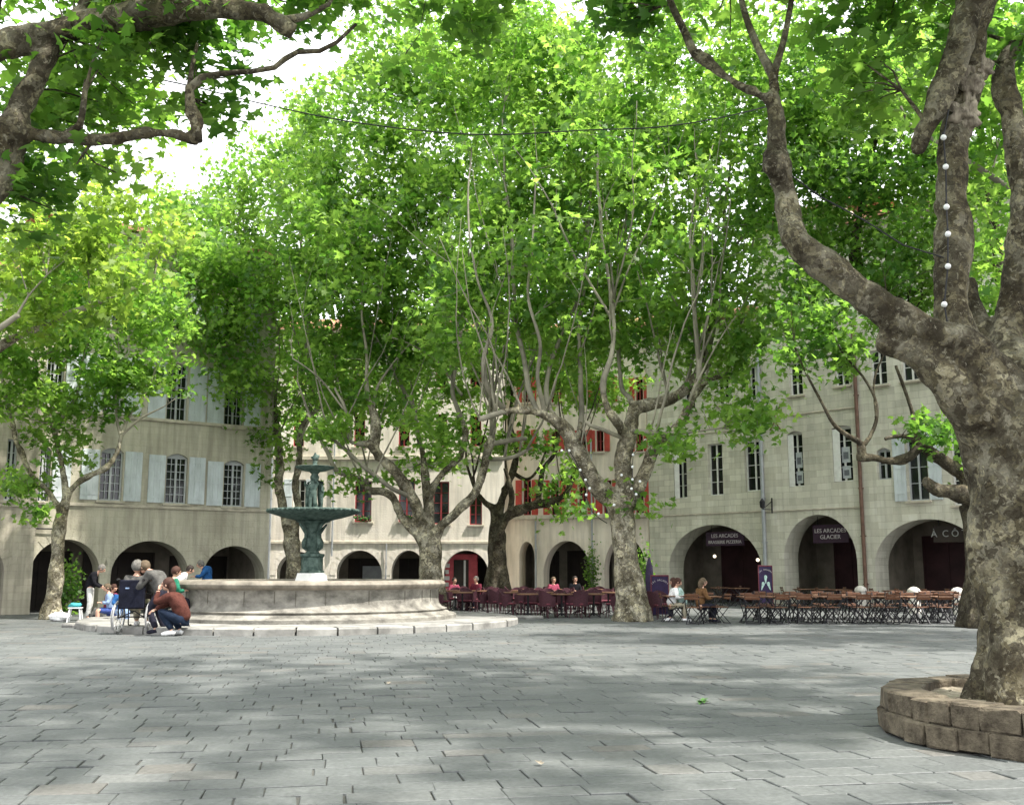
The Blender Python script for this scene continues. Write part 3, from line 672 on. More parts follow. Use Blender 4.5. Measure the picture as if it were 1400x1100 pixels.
LEAF_NEAR = np.array([(0, 0), (.20, -.06), (.50, .08), (.30, .26), (.52, .50), (.24, .50), (0, 1.0), (-.24, .50), (-.52, .50), (-.30, .26), (-.50, .08), (-.20, -.06)])
LEAF_FAR = np.array([(0, 0), (.50, .06), (.30, .28), (.50, .56), (.20, .50), (0, 1.0), (-.20, .50), (-.50, .56), (-.30, .28), (-.50, .06)])
def make_leaves(name, pos, size, mat_, parent, shape, seed, tilt=.75):
    rng = np.random.default_rng(seed); N = len(pos); S = shape.copy(); S[:, 1] -= .35; k = len(S)
    sz = size * rng.uniform(.6, 1.25, N)
    ph = rng.uniform(0, 2 * np.pi, N); th = rng.normal(0, tilt, N); ro = rng.normal(0, tilt, N)
    x = S[None, :, 0] * np.ones((N, 1)); y = S[None, :, 1] * np.ones((N, 1)); z = -.28 * np.abs(x) ** 1.0 + rng.uniform(-.35, .05, (N, 1)) * (y ** 2)
    c, s = np.cos(ro)[:, None], np.sin(ro)[:, None]; x, z = c * x + s * z, -s * x + c * z
    c, s = np.cos(th)[:, None], np.sin(th)[:, None]; y, z = c * y - s * z, s * y + c * z
    c, s = np.cos(ph)[:, None], np.sin(ph)[:, None]; x, y = c * x - s * y, s * x + c * y
    v = np.stack([x, y, z], -1) * sz[:, None, None] + pos[:, None, :]
    me = bpy.data.meshes.new(name); me.vertices.add(N * k); me.vertices.foreach_set('co', v.reshape(-1).astype(np.float32))
    me.loops.add(N * k); me.loops.foreach_set('vertex_index', np.arange(N * k, dtype=np.int32))
    me.polygons.add(N); me.polygons.foreach_set('loop_start', np.arange(0, N * k, k, dtype=np.int32))
    try: me.polygons.foreach_set('loop_total', np.full(N, k, dtype=np.int32))
    except Exception: pass
    me.materials.append(mat_)
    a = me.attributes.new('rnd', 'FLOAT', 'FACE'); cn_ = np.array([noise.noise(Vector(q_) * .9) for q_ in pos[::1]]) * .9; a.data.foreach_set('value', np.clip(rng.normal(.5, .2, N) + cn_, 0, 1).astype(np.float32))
    me.update(calc_edges=True)
    o = bpy.data.objects.new(name, me); C.objects.link(o); o.parent = parent; return o

def inpoly(x, y, poly):
    r = np.zeros(len(x), bool); n = len(poly)
    for i in range(n):
        x1, y1 = poly[i]; x2, y2 = poly[(i + 1) % n]
        c = ((y1 > y) != (y2 > y)) & (x < (x2 - x1) * (y - y1) / (y2 - y1 + 1e-9) + x1); r ^= c
    return r
V3_ = lambda *a: Vector(a)
NLEAF = [0]; DENS = .62
def tree(name, label, base, limbs, crown, ncl, nlf, lsize, spread, seed, Y, bark='bark', leafm='leaf', shape=LEAF_FAR, gaps=(), voxel=.07, world=(), group='plane trees around the square', offmask=True, shoot=1.0, extra=None, tilt=.75, rs=1.0, thin=0.0, shoots=0):
    """limbs: [(px,py,r,dY),...] first one is the trunk; crown: ellipsoids (px,py,rxpx,rypx,rYm,dY,weight)"""
    rng = np.random.default_rng(seed); rnd = random.Random(seed)
    root = thing(name, label, 'tree', base, 0, group); B0 = Vector(base)
    big = MB(); small = MB(); nodes = []; nrad = []
    for li, L_ in enumerate(limbs):
        if isinstance(L_[0][0], str): L_ = L_[1:]
        pts = []; rad = []
        for p in L_:
            if p[0] == 'w': pts.append(Vector(p[1:4]) - B0); rad.append(p[4])
            else:
                px, py, r = p[:3]; r *= rs; dy = p[3] if len(p) > 3 else 0
                pts.append(P(px, py, Y + dy) - B0); rad.append(r)
        cp, cr_ = catmull(pts, rad, max(.12, min(rad) * 1.2))
        if li > 0:
            cp = [c + Vector((noise.noise(c * .8 + Vector((seed, 0, 0))), noise.noise(c * .8 + Vector((0, seed, 5))), noise.noise(c * .8 + Vector((3, 0, seed))))) * min(.16, .5 * r_ + .03) if 0 < i < len(cp) - 1 else c for i, (c, r_) in enumerate(zip(cp, cr_))]
        cut = len(cp)
        for i_ in range(len(cp)):
            if cr_[i_] < voxel * 1.25: cut = i_; break
        if cut >= 2: big.tube(cp[:cut], cr_[:cut], 14 if max(rad) > .2 else 10, rough=.28 if max(rad) > .09 else .15, seed=seed + li)
        if cut < len(cp) - 1:
            j_ = max(0, cut - 3); small.tube(cp[j_:], [r_ * (.85 if q_ < 2 and cut > 2 else 1) for q_, r_ in enumerate(cr_[j_:])], 8, rough=.12, seed=seed + li)
        if li == 0 and not (len(cp) and False):
            # root flare
            b = cp[0]
            for k in range(7):
                a = 2 * math.pi * k / 7 + rnd.uniform(-.2, .2); R0 = cr_[0]
                big.tube([b + Vector((math.cos(a) * R0 * .45, math.sin(a) * R0 * .45, R0 * 1.7)), b + Vector((math.cos(a) * R0 * .72, math.sin(a) * R0 * .72, R0 * .6)), b + Vector((math.cos(a) * R0 * 1.02, math.sin(a) * R0 * 1.02, -.06))], [R0 * .33, R0 * .30, R0 * .20], 8, rough=.3, seed=seed + k)
        if li > 0 or len(limbs) == 1:
            st = int(len(cp) * .3)
            for c, r_ in list(zip(cp, cr_))[st::2]: nodes.append(c); nrad.append(r_)
        # knobs
        if li > 0 and max(rad) > .1:
            for i in range(3, len(cp) - 1, max(3, int(2.0 / .15))):
                if rnd.random() < .5:
                    d = Vector((rnd.uniform(-1, 1), rnd.uniform(-1, 1), rnd.uniform(-.3, 1))).normalized()
                    big.ball(cp[i] + d * cr_[i] * .5, cr_[i] * rnd.uniform(.75, .95), 8, 6, jit=.3, seed=i)
    # long near-vertical shoots off the old pollard limbs
    src = [(n_, r_) for n_, r_ in zip(nodes, nrad) if r_ > .055]
    for k_ in range(shoots if src else 0):
        n0, r_ = rnd.choice(src); Lh = rnd.uniform(3.5, 7.5); out = V3_(n0.x, n0.y, 0) * .08; q0 = n0 + Vector((0, 0, 0)); pts = [q0]; dx = Vector((rnd.gauss(out.x, .35), rnd.gauss(out.y, .35), 1)).normalized()
        bend = Vector((rnd.gauss(0, .05), rnd.gauss(0, .05), .05)); st_ = .55; cur = dx.copy()
        for z_ in range(int(Lh / st_)):
            cur = (cur + bend * .35 + Vector((rnd.gauss(0, .085), rnd.gauss(0, .085), .03))).normalized(); pts.append(pts[-1] + cur * st_)
        r0 = min(r_ * .8, rnd.uniform(.022, .052)); rs_ = [r0 * (1 - .78 * i_ / (len(pts) - 1)) for i_ in range(len(pts))]
        pts, rs_ = catmull(pts, rs_, .28); small.tube(pts, rs_, 6, rough=.1, seed=k_)
        for c, rr_ in list(zip(pts, rs_))[3::2]: nodes.append(c); nrad.append(rr_)
    # clusters
    cl = []
    wts = []
    for e in crown:
        c = P(e[0], e[1], Y + (e[5] if len(e) > 5 else 0)); s_ = (Y + (e[5] if len(e) > 5 else 0)) / F
        wts.append((np.array(c), np.array([e[2] * s_, e[4], e[3] * s_]), (e[6] if len(e) > 6 else 1), True))
    for e in world: wts.append((np.array(e[:3]), np.array(e[3:6]), e[6] if len(e) > 6 else 1, False))
    vol = np.array([w_[1].prod() ** .8 * w_[2] for w_ in wts]); vol /= vol.sum()
    for (c, r_, _, inframe), p_ in zip(wts, vol):
        n = int(ncl * DENS * p_ + .5); got = []
        while len(got) < n:
            m_ = max(64, n * 2); d = rng.normal(size=(m_, 3)); d /= np.linalg.norm(d, axis=1)[:, None]; d *= (rng.random(m_) ** .37)[:, None]
            pt = c + d * r_
            keep = np.array([noise.noise(Vector(q_) * .75 + Vector((seed * 3.1, 0, 0))) > -.08 for q_ in pt])
            X, Yp = proj(pt)
            if inframe:
                for gp in gaps: keep &= ~inpoly(X, Yp, gp)
            else:
                keep &= ~((X > -30) & (X < 1430) & (Yp > -10) & (Yp < 1100) & (pt[:, 1] > .3))
            keep &= pt[:, 2] > 2.2
            if thin: keep &= ~((pt[:, 1] < base[1] - .3) & (rng.random(len(pt)) < thin))
            pt = pt[keep]
            if len(pt) == 0: got += [None] * (n - len(got)); break
            got += list(pt)
        got = [q_ for q_ in got[:n] if q_ is not None]; cl += got
    cl = np.array(cl) - np.array(base)
    NA = np.zeros((len(nodes) + len(cl) * 8, 3)); NR = np.zeros(len(NA)); cnt = len(nodes)
    NA[:cnt] = np.array([tuple(n_) for n_ in nodes]); NR[:cnt] = nrad
    dd = np.array([np.min(np.linalg.norm(NA[:cnt] - q_, axis=1)) for q_ in cl]); order = np.argsort(dd + rng.random(len(dd)) * 2.0)
    lp = []
    for i in order:
        q_ = cl[i]; v = q_ - NA[:cnt]; h = np.hypot(v[:, 0], v[:, 1]); dz = v[:, 2]
        cost = np.sqrt(h ** 2 * 2.2 + dz ** 2) + 1.6 * np.maximum(0, -dz) + np.where(NR[:cnt] < .012, .9, 0)
        j = int(np.argmin(cost)); n0 = Vector(NA[j]); c1 = Vector(q_); d = c1 - n0; L = d.length
        if L < .05: continue
        mid = n0 + d * .45 + Vector((0, 0, (-.12 if d.z < 0 else .0) * L)) + Vector((-d.x, -d.y, abs(d.z) * .3)) * .22
        k = max(2, min(7, int(L / .55))); pts = []
        for t_ in range(k + 1):
            t = t_ / k; b_ = n0 * (1 - t) ** 2 + mid * 2 * t * (1 - t) + c1 * t * t
            if 0 < t_ < k: b_ = b_ + Vector((rnd.gauss(0, 1), rnd.gauss(0, 1), rnd.gauss(0, .6))) * .03 * L ** .5
            pts.append(b_)
        r0 = min(NR[j] * .75, (.014 + .013 * L) * shoot); r1 = .006
        rs = [r0 + (r1 - r0) * (t_ / k) for t_ in range(k + 1)]
        small.tube(pts, rs, 5 if r0 > .02 else 4, cap=False)
        for t_ in range(1, k + 1): NA[cnt] = pts[t_]; NR[cnt] = rs[t_]; cnt += 1
        nl = int(nlf * rnd.uniform(.55, 1.5)); sp = spread * rnd.uniform(.7, 1.25)
        a_ = rng.normal(size=(nl, 3)) * np.array([sp, sp, sp * .62]) * .62 + q_; lp.append(a_)
        if L > 1.0:
            t = rng.uniform(.5, 1, int(nl * .35)); aa = np.array([tuple(pts[min(k, int(x_ * k))]) for x_ in t]); lp.append(aa + rng.normal(size=aa.shape) * sp * .5)
    lp = np.concatenate(lp)
    wp = lp + np.array(base); X, Yp = proj(wp); keep = np.ones(len(lp), bool)
    dcam = np.linalg.norm(wp - np.array((0, 0, EYE)), axis=1); keep &= dcam > 2.5; keep &= wp[:, 2] > 2.0
    lp = lp[keep]; NLEAF[0] += len(lp)
    t = big.build('trunk', M[bark], root, True)
    rm = t.modifiers.new('join', 'REMESH'); rm.mode = 'VOXEL'; rm.voxel_size = voxel; rm.use_smooth_shade = True
    sm = t.modifiers.new('soft', 'SMOOTH'); sm.factor = .5; sm.iterations = 2
    for (ts, st_) in ((.5, .10), (.16, .045)) if voxel < .05 else ((.45, .09),):
        tx = bpy.data.textures.new('knobs', 'CLOUDS'); tx.noise_scale = ts; tx.noise_depth = 2
        dm = t.modifiers.new('knobs', 'DISPLACE'); dm.texture = tx; dm.strength = st_; dm.mid_level = .5; dm.texture_coords = 'LOCAL'
    small.build('branches', M[bark] if voxel < .05 or bark == 'bark_dark' else M['twig'], root, True)
    make_leaves('crown', lp, lsize, M[leafm], root, shape, seed, tilt)
    return root

SKYGAP = [(350, 55), (455, 10), (470, 40), (440, 90), (380, 112), (345, 180), (300, 205), (262, 245), (235, 275), (225, 250), (270, 200), (300, 150)]
BUILD_L = [(-50, 575), (60, 580), (370, 600), (375, 760), (-50, 760)]
FRONT = lambda *a: a

# central big plane
tree('plane_tree', 'massive central plane tree with white bulbs strung on its trunk, in front of the terrace', (XA(862, 31.6), 31.6, 0), [
    [(864, 850, .78), (861, 820, .60), (857, 770, .53), (851, 715, .52), (848, 690, .50)],
    [(850, 715, .42), (835, 685, .40), (811, 655, .38, -.2), (790, 616, .34, -.4), (768, 581, .27, -.5), (729, 563, .17, -.7), (690, 562, .14, -.9), (655, 572, .12, -1)],
    [(850, 715, .38), (853, 677, .36), (855, 633, .36), (855, 592, .34), (868, 562, .30, .2), (900, 550, .27, .4), (930, 540, .26, .5), (958, 512, .25, .6), (968, 470, .20, .8), (976, 424, .15, 1), (988, 360, .10, 1.2), (992, 290, .07, 1.4), (1000, 210, .045, 1.5)],
    [(852, 700, .34), (877, 665, .30, -.3), (897, 615, .26, -.6), (921, 590, .20, -.8), (945, 548, .17, -.9), (958, 505, .13, -.9), (950, 430, .09, -1), (945, 330, .06, -1), (955, 220, .04, -1)],
    [(855, 595, .25), (845, 580, .2, -.5), (828, 556, .17, -.9), (824, 520, .13, -1), (836, 480, .10, -1), (838, 420, .08, -1), (825, 340, .06, -1), (818, 240, .05, -1), (822, 140, .03, -1)],
    [(868, 565, .16), (862, 545, .13, .6), (850, 530, .1, .9), (846, 470, .09, 1), (850, 380, .07, 1.2), (858, 280, .05, 1.2), (862, 180, .03, 1.2)],
    [(768, 581, .16), (752, 555, .14, .5), (748, 520, .10, .7), (765, 460, .08, .8), (792, 400, .07, .8), (800, 330, .055, .9), (810, 240, .04, 1)],
    [(790, 600, .16), (794, 560, .12, .5), (792, 500, .10, .6), (791, 440, .08, .6), (800, 380, .06, .6), (806, 300, .04, .7)],
    [(735, 562, .13), (722, 530, .12, 0), (715, 490, .11, .2), (705, 430, .09, .3), (700, 340, .07, .3), (690, 240, .05, .2), (688, 160, .03, 0)],
    [(745, 566, .12), (735, 520, .09, -.5), (738, 470, .08, -.8), (722, 400, .06, -1), (728, 320, .05, -1), (735, 230, .035, -1)],
    [(690, 562, .12), (668, 530, .11, -1), (662, 490, .09, -1.2), (672, 440, .07, -1.2), (650, 370, .05, -1.2), (640, 290, .04, -1.3), (645, 200, .03, -1.3)],
    [(945, 548, .14), (970, 520, .16, .5), (998, 514, .14, .7), (1003, 508, .12, .7)],
    [(990, 514, .10, .7), (1005, 470, .07, .9), (1020, 400, .05, 1), (1030, 320, .035, 1)],
    [(860, 590, .12), (885, 590, .10, -.8), (910, 592, .08, -1.2), (950, 590, .05, -1.3), (990, 585, .03, -1.4)],
    [(855, 600, .10), (830, 590, .09, -.6), (806, 582, .07, -.9), (800, 575, .06, -1)],
], [(800, 300, 130, 190, 4), (920, 320, 120, 180, 4), (700, 300, 110, 170, 3.5), (850, 110, 230, 140, 4.5), (1000, 400, 60, 110, 2.5), (1000, 560, 55, 45, 1.6, -.5, 1.6), (930, 605, 40, 22, 1, -1.2, 2), (900, 480, 90, 40, 2, .5, .6), (640, 420, 60, 110, 2.5), (880, 690, 12, 8, .5, -.3, 3), (1025, 480, 35, 40, 1.5, 0, 1.5), (780, 440, 160, 60, 3, 1, .8), (1030, 250, 60, 120, 3), (700, 60, 140, 80, 4, 1), (980, 60, 120, 90, 4, 1)],
    1360, 36, .232, .62, 11, 31.6, gaps=[SKYGAP], voxel=.075, rs=.72, thin=.74, shoots=46)

# middle plane behind the fountain
tree('plane_tree', 'plane tree forking low just behind the right rim of the fountain basin', (XA(590, 37), 37, 0), [
    [(591, 832, .72), (590, 800, .56), (589, 770, .52), (588, 742, .50)],
    [(588, 748, .34), (566, 727, .24), (548, 703, .21), (538, 682, .19), (524, 673, .18), (506, 671, .17), (494, 655, .16, -.3), (475, 650, .13, -.5), (457, 642, .12, -.6), (448, 620, .10, -.7), (438, 600, .08, -.8), (420, 560, .06, -.8), (405, 520, .04, -1)],
    [(588, 748, .36), (575, 715, .30), (562, 681, .28, -.4), (544, 652, .26, -.6), (524, 628, .22, -.8), (505, 608, .18, -1), (487, 606, .11, -1.2), (477, 598, .08, -1.4), (472, 560, .07, -1.5), (458, 530, .05, -1.5)],
    [(512, 612, .20, -.9), (511, 585, .24, -.9), (508, 563, .20, -.8), (503, 540, .13, -.8), (500, 490, .07, -.8), (495, 420, .05, -.8), (498, 340, .035, -.8)],
    [(588, 748, .34), (584, 700, .27, .3), (582, 660, .25, .5), (580, 640, .2, .6), (572, 600, .12, .8), (565, 560, .09, 1), (548, 520, .07, 1), (535, 460, .05, 1), (525, 380, .035, 1)],
    [(586, 680, .2, .2), (602, 650, .17, 0), (620, 632, .16, -.2), (632, 618, .15, -.3), (637, 592, .14, -.3), (627, 560, .12, -.3), (620, 530, .10, -.3), (627, 480, .08, -.2), (630, 420, .06, 0), (620, 350, .05, 0), (612, 270, .035, 0)],
    [(589, 752, .34), (603, 722, .25, -.2), (626, 702, .23, -.4), (648, 678, .22, -.5), (662, 637, .20, -.6), (672, 600, .20, -.6), (676, 560, .14, -.5), (662, 528, .11, -.4), (658, 480, .09, -.3), (650, 420, .07, 0), (640, 340, .05, 0)],
    [(662, 610, .14, -.5), (690, 604, .12, -.8), (720, 600, .10, -1)],
    [(662, 628, .1, -.5), (690, 628, .1, -.6), (710, 622, .09, -.4), (728, 612, .06, -.2)],
    [(560, 678, .13, -.4), (535, 668, .11, -1), (500, 640, .10, -1.4), (470, 612, .085, -1.6), (440, 590, .07, -1.8), (420, 565, .05, -1.8)],
    [(508, 563, .10, -.8), (520, 520, .06, -.6), (560, 470, .04, -.4), (590, 460, .035, -.4)],
    [(632, 540, .07, -.3), (600, 495, .05, -.6), (560, 470, .035, -.8), (520, 458, .025, -1)],
    [(470, 560, .05, -1.5), (440, 520, .045, -1.5), (400, 490, .03, -1.5)],
], [(500, 380, 110, 130, 4), (590, 360, 90, 150, 4), (560, 190, 150, 130, 4.5), (460, 230, 80, 100, 3.5), (500, 520, 80, 50, 2.5), (600, 600, 60, 50, 2.2, 0, .9), (540, 640, 50, 20, 1.5, 1.0, .6), (460, 600, 35, 30, 1.5, -1, 1.2), (470, 655, 28, 14, .8, -.8, 2), (630, 90, 120, 90, 3.5), (450, 330, 90, 110, 3.5), (520, 470, 120, 60, 3), (550, 60, 90, 70, 3)],
    1290, 36, .232, .65, 21, 37, gaps=[SKYGAP], voxel=.075, rs=.76, thin=.66, shoots=34)

# dark crooked plane by the terrace
tree('plane_tree', 'dark crooked plane tree standing among the plum terrace chairs', (XA(680, 44), 44, 0), [
    [(680, 812, .80), (680, 790, .62), (680, 760, .56), (679, 729, .55)],
    [(679, 735, .36), (676, 700, .26), (664, 688, .18), (652, 672, .12), (640, 640, .08), (636, 610, .06)],
    [(679, 735, .36), (684, 690, .26), (692, 665, .24), (702, 640, .22), (706, 610, .16), (696, 575, .12), (700, 540, .09), (694, 480, .06)],
    [(681, 738, .42), (694, 706, .32, -.3), (720, 694, .28, -.5), (750, 686, .24, -.6), (775, 672, .18, -.6), (786, 645, .14, -.5), (790, 610, .10, -.4), (795, 560, .07, -.3)],
    [(735, 690, .16, -.5), (738, 660, .15, -.3), (742, 640, .13, -.2), (760, 615, .11, 0), (766, 570, .08, 0)],
    [(700, 645, .13), (720, 655, .09, -.4), (735, 640, .07, -.6), (748, 610, .05, -.6)],
    [(682, 740, .22, -.5), (700, 690, .19, -.9), (696, 660, .15, -1), (690, 640, .08, -1)],
], [(700, 470, 90, 80, 3.5), (700, 590, 50, 35, 2.5, 0, .8), (760, 640, 38, 38, 1.6, -.4, 1.4), (772, 692, 28, 14, 1, -.5, 2.2), (720, 605, 30, 22, 1.5, 0, 1.2), (760, 480, 80, 80, 3), (700, 330, 110, 100, 4), (850, 350, 130, 130, 4), (800, 200, 200, 120, 4), (560, 500, 90, 55, 2, 2, 1.0), (620, 430, 80, 70, 2, 2), (810, 525, 90, 38, 1.5, 2.5, 1.5), (590, 550, 100, 35, 1.5, 3, 1.3), (440, 560, 70, 40, 1.5, 4, 1.2)],
    840, 38, .26, .68, 31, 44, bark='bark_dark', leafm='leaf', voxel=.085, rs=.72, shoots=8)

# small tree left
tree('plane_tree', 'slender mottled plane tree in front of the left arcade, beside the standing man', (XA(70, 32.6), 32.6, 0), [
    [(70, 846, .44), (74, 815, .33), (78, 770, .28), (82, 718, .26), (86, 690, .25)],
    [(85, 700, .20), (98, 670, .14), (119, 652, .13), (146, 640, .13), (160, 617, .12), (166, 597, .10), (182, 560, .05, .3), (205, 527, .035, .5), (215, 490, .02, .6)],
    [(166, 600, .08), (160, 575, .06), (158, 540, .045), (165, 500, .03), (160, 450, .02)],
    [(166, 597, .06), (195, 570, .04, -.3), (225, 555, .025, -.5), (240, 545, .02, -.5)],
    [(86, 700, .18), (90, 670, .14), (86, 640, .13), (78, 612, .12), (72, 586, .11), (62, 560, .07), (52, 520, .05), (45, 470, .035), (50, 420, .02)],
    [(75, 595, .09), (90, 560, .07), (105, 540, .05), (110, 500, .04), (130, 440, .03), (140, 390, .02)],
    [(85, 705, .16), (68, 675, .11), (42, 646, .11), (30, 620, .12), (20, 600, .12), (14, 570, .10), (5, 530, .07), (-5, 480, .05)],
], [(110, 470, 110, 60, 3), (50, 560, 60, 45, 2.2), (190, 420, 90, 60, 2.6), (45, 665, 42, 22, 1.1, -.3, 2.0), (90, 620, 30, 40, 1, -.3, 1.1), (205, 528, 55, 22, 1.6, 0, 1), (60, 700, 14, 12, .6, -.3, 2.5), (25, 500, 50, 60, 2.4), (110, 390, 100, 50, 3), (110, 548, 80, 26, 1.6, -.5, 1.2), (60, 400, 90, 80, 3), (190, 500, 70, 30, 2)],
    520, 34, .20, .5, 41, 32.6, gaps=[SKYGAP], voxel=.055, leafm='leaf', rs=.74)

# slim tree behind the fountain column
tree('plane_tree', 'twin-stemmed plane tree directly behind the green fountain column', (XA(402, 42), 42, 0), [
    [(402, 826, .42), (401, 790, .32), (400, 760, .30), (399, 740, .29)],
    [(399, 745, .24), (391, 700, .19), (381, 665, .18), (380, 630, .17), (381, 600, .15), (376, 560, .12), (370, 500, .09), (360, 430, .06), (340, 350, .04), (330, 290, .03)],
    [(400, 745, .22), (408, 700, .15), (404, 660, .14), (409, 620, .13), (412, 590, .12), (425, 550, .10), (420, 490, .08), (422, 410, .06), (410, 320, .045), (405, 230, .03)],
    [(376, 575, .08), (355, 545, .06), (335, 500, .05), (300, 450, .04), (280, 390, .03)],
    [(412, 600, .07), (425, 570, .06), (450, 540, .05), (460, 490, .04)],
    [(381, 610, .07), (365, 580, .05), (352, 560, .04)],
], [(330, 430, 105, 110, 4.5), (400, 330, 80, 120, 4), (330, 310, 60, 60, 3), (420, 210, 60, 80, 3.5), (270, 470, 60, 80, 3.5), (375, 560, 45, 50, 2.2), (310, 540, 55, 24, 2, 0, 1.2), (360, 650, 16, 10, .6, -.3, 2), (385, 610, 28, 24, 1.2, -.3, 1.6), (440, 520, 50, 70, 2.5), (260, 370, 70, 90, 3.5), (240, 470, 90, 60, 3), (340, 240, 70, 60, 3), (170, 420, 90, 90, 3), (290, 380, 75, 120, 2.5, -4, 1.6), (225, 380, 70, 110, 3, -3, 1.3), (240, 300, 50, 50, 2.5, -2, 1.3), (330, 520, 50, 45, 2, -3, 1.2), (450, 500, 80, 50, 2.5, 3, .9)],
    1450, 34, .22, .72, 51, 42, gaps=[SKYGAP], voxel=.07, shoots=16)

# off-frame left tree whose sunlit crown reaches in
tree('plane_tree', 'bright yellow-green plane crown reaching in from beyond the left edge', (-17.5, 27, 0), [
    [('w', -17.5, 27, 0, .5), ('w', -17.3, 27, 2.0, .38), ('w', -17, 27, 4, .34)],
    [('w', -17, 27, 4, .28), ('w', -15.5, 27, 5.5, .2), ('w', -13.5, 27, 7.2, .13), ('w', -11, 27, 8.4, .07), ('w', -9.5, 27, 9, .04)],
    [('w', -17, 27, 4, .26), ('w', -17.5, 26, 6.5, .18), ('w', -16, 26, 9, .09), ('w', -14, 26, 11, .05)],
    [('w', -15.5, 27, 5.5, .15), ('w', -14, 25.5, 6.4, .12), ('w', -12, 25, 7.6, .06)],
], [(70, 350, 130, 80, 3, 0), (170, 330, 90, 60, 2.5, 0), (40, 430, 70, 40, 2, 0), (160, 400, 80, 35, 2, -1), (150, 300, 90, 60, 2, 1), (90, 230, 120, 60, 2, 2, .8)],
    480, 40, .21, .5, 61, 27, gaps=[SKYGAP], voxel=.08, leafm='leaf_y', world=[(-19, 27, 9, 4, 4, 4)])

# right foreground plane in the stone ring
Z1 = 10.0
tree('plane_tree', 'huge foreground plane tree rising from the stone ring, strung with globe bulbs', (XA(1420, Z1, 0), Z1, .1), [
    [(1424, 985, .62), (1420, 930, .52), (1414, 850, .49), (1406, 750, .475), (1400, 670, .48), (1394, 600, .50), (1388, 545, .47)],
    [(1375, 560, .34), (1330, 500, .26, -.05), (1290, 468, .21, -.15), (1257, 449, .18, -.2), (1209, 420, .165, -.2), (1166, 393, .155, -.2), (1131, 371, .16, -.2), (1100, 349, .15, -.2), (1084, 330, .14, -.15), (1081, 305, .115, -.1), (1078, 270, .105, -.05), (1070, 244, .12, -.05), (1066, 226, .145, -.05), (1064, 205, .09, 0), (1062, 170, .075, 0), (1060, 148, .09, 0), (1054, 136, .08, 0), (1042, 133, .052, 0), (998, 109, .05, .1), (962, 80, .055, .2), (948, 72, .05, .2), (936, 47, .042, .3), (918, 7, .036, .4), (905, -40, .03, .6)],
    [(1066, 226, .09, -.08), (1058, 228, .10, -.2), (1052, 231, .085, -.28)],
    [(1060, 140, .07), (1058, 105, .055, .1), (1040, 70, .04, .2), (1020, 20, .035, .3), (1005, -50, .025, .4)],
    [(1058, 105, .045, .1), (1072, 60, .035, .1), (1082, 0, .03, .2), (1090, -60, .02, .2)],
    [(1355, 545, .30), (1312, 480, .20, .1), (1297, 410, .17, .1), (1300, 330, .17, .1), (1306, 250, .155, .1), (1312, 190, .15, .1), (1322, 140, .13, .15), (1330, 110, .10, .2)],
    [(1355, -45, .17, -.25), (1330, 0, .145, -.2), (1313, 60, .13, -.15), (1294, 120, .12, -.1), (1270, 170, .115, -.05), (1256, 200, .105, 0), (1252, 208, .07, 0)],
    [(1355, -45, .17, -.25), (1300, -70, .16, -.2), (1270, -30, .12, 0), (1240, -40, .09, 0)],
    [(1312, 190, .12, .1), (1330, 90, .10, .1), (1340, 20, .12, -.1), (1355, -45, .15, -.25), (1400, -120, .12, -.3), (1420, -220, .08, -.2)],
    [(1405, 540, .26), (1380, 470, .16, .3), (1385, 400, .15, .4), (1396, 320, .14, .4), (1399, 250, .13, .4), (1390, 180, .12, .4), (1374, 110, .12, .4), (1385, 70, .10, .4), (1420, 40, .09, .4), (1450, -40, .07, .4)],
    [(1370, 590, .36), (1318, 558, .24, -.1), (1270, 515, .165, -.15), (1230, 480, .125, -.15), (1208, 468, .13, -.15), (1201, 465, .11, -.15)],
    [(1370, 540, .24, .4), (1345, 470, .13, .6), (1328, 410, .10, .7), (1322, 380, .09, .7)],
    [(1440, 540, .35), (1500, 420, .25, .4), (1560, 250, .18, .8), (1600, 50, .13, 1), (1640, -150, .08, 1)],
    [(1500, 420, .22, .4), (1520, 300, .18, -.5), (1500, 50, .14, -1.5), (1400, -250, .10, -2), (1150, -500, .07, -2.4)],
    [(1300, -70, .12, -.2), (1150, -150, .09, .2), (950, -160, .06, .6), (750, -130, .04, .8), (600, -110, .03, .8)],
], [(700, -70, 220, 75, 1.6, .6, 1.2), (1180, -40, 220, 90, 2, .5, 1.2), (1350, 60, 110, 80, 1.5, 1.0, .7), (1130, 110, 60, 90, 1.3, 1.0, .7), (640, 20, 90, 34, .8, .8, 1.6), (770, 15, 120, 40, .8, .8, 1.3), (530, 85, 45, 24, .5, .6, 1.5)],
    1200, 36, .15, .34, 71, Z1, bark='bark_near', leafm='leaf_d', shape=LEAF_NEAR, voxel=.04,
    world=[(2.5, 7, 9.6, 6, 5, 2.2, .5), (7, 11, 10, 5, 5, 2.5, .5), (3, 13, 11.5, 7, 4, 2, .5)], tilt=.55)

nt_root = [o for o in C.objects if o.get('label', '').startswith('huge foreground')][0]; B_ = Vector(nt_root.location)
q = MB()
for (px, py, dY, r_, sq) in ((1322, 118, -.03, .155, (.8, .8, 1.2)), (1316, 160, -.03, .165, (.85, .85, .9)), (1338, 95, -.02, .12, (1, .8, 1))):
    q.ball(P(px, py, Z1 + .1 + dY) - B_, r_, 26, 20, sq, .75, px)
q.build('broken_wood', M['cutwood'], nt_root, True)

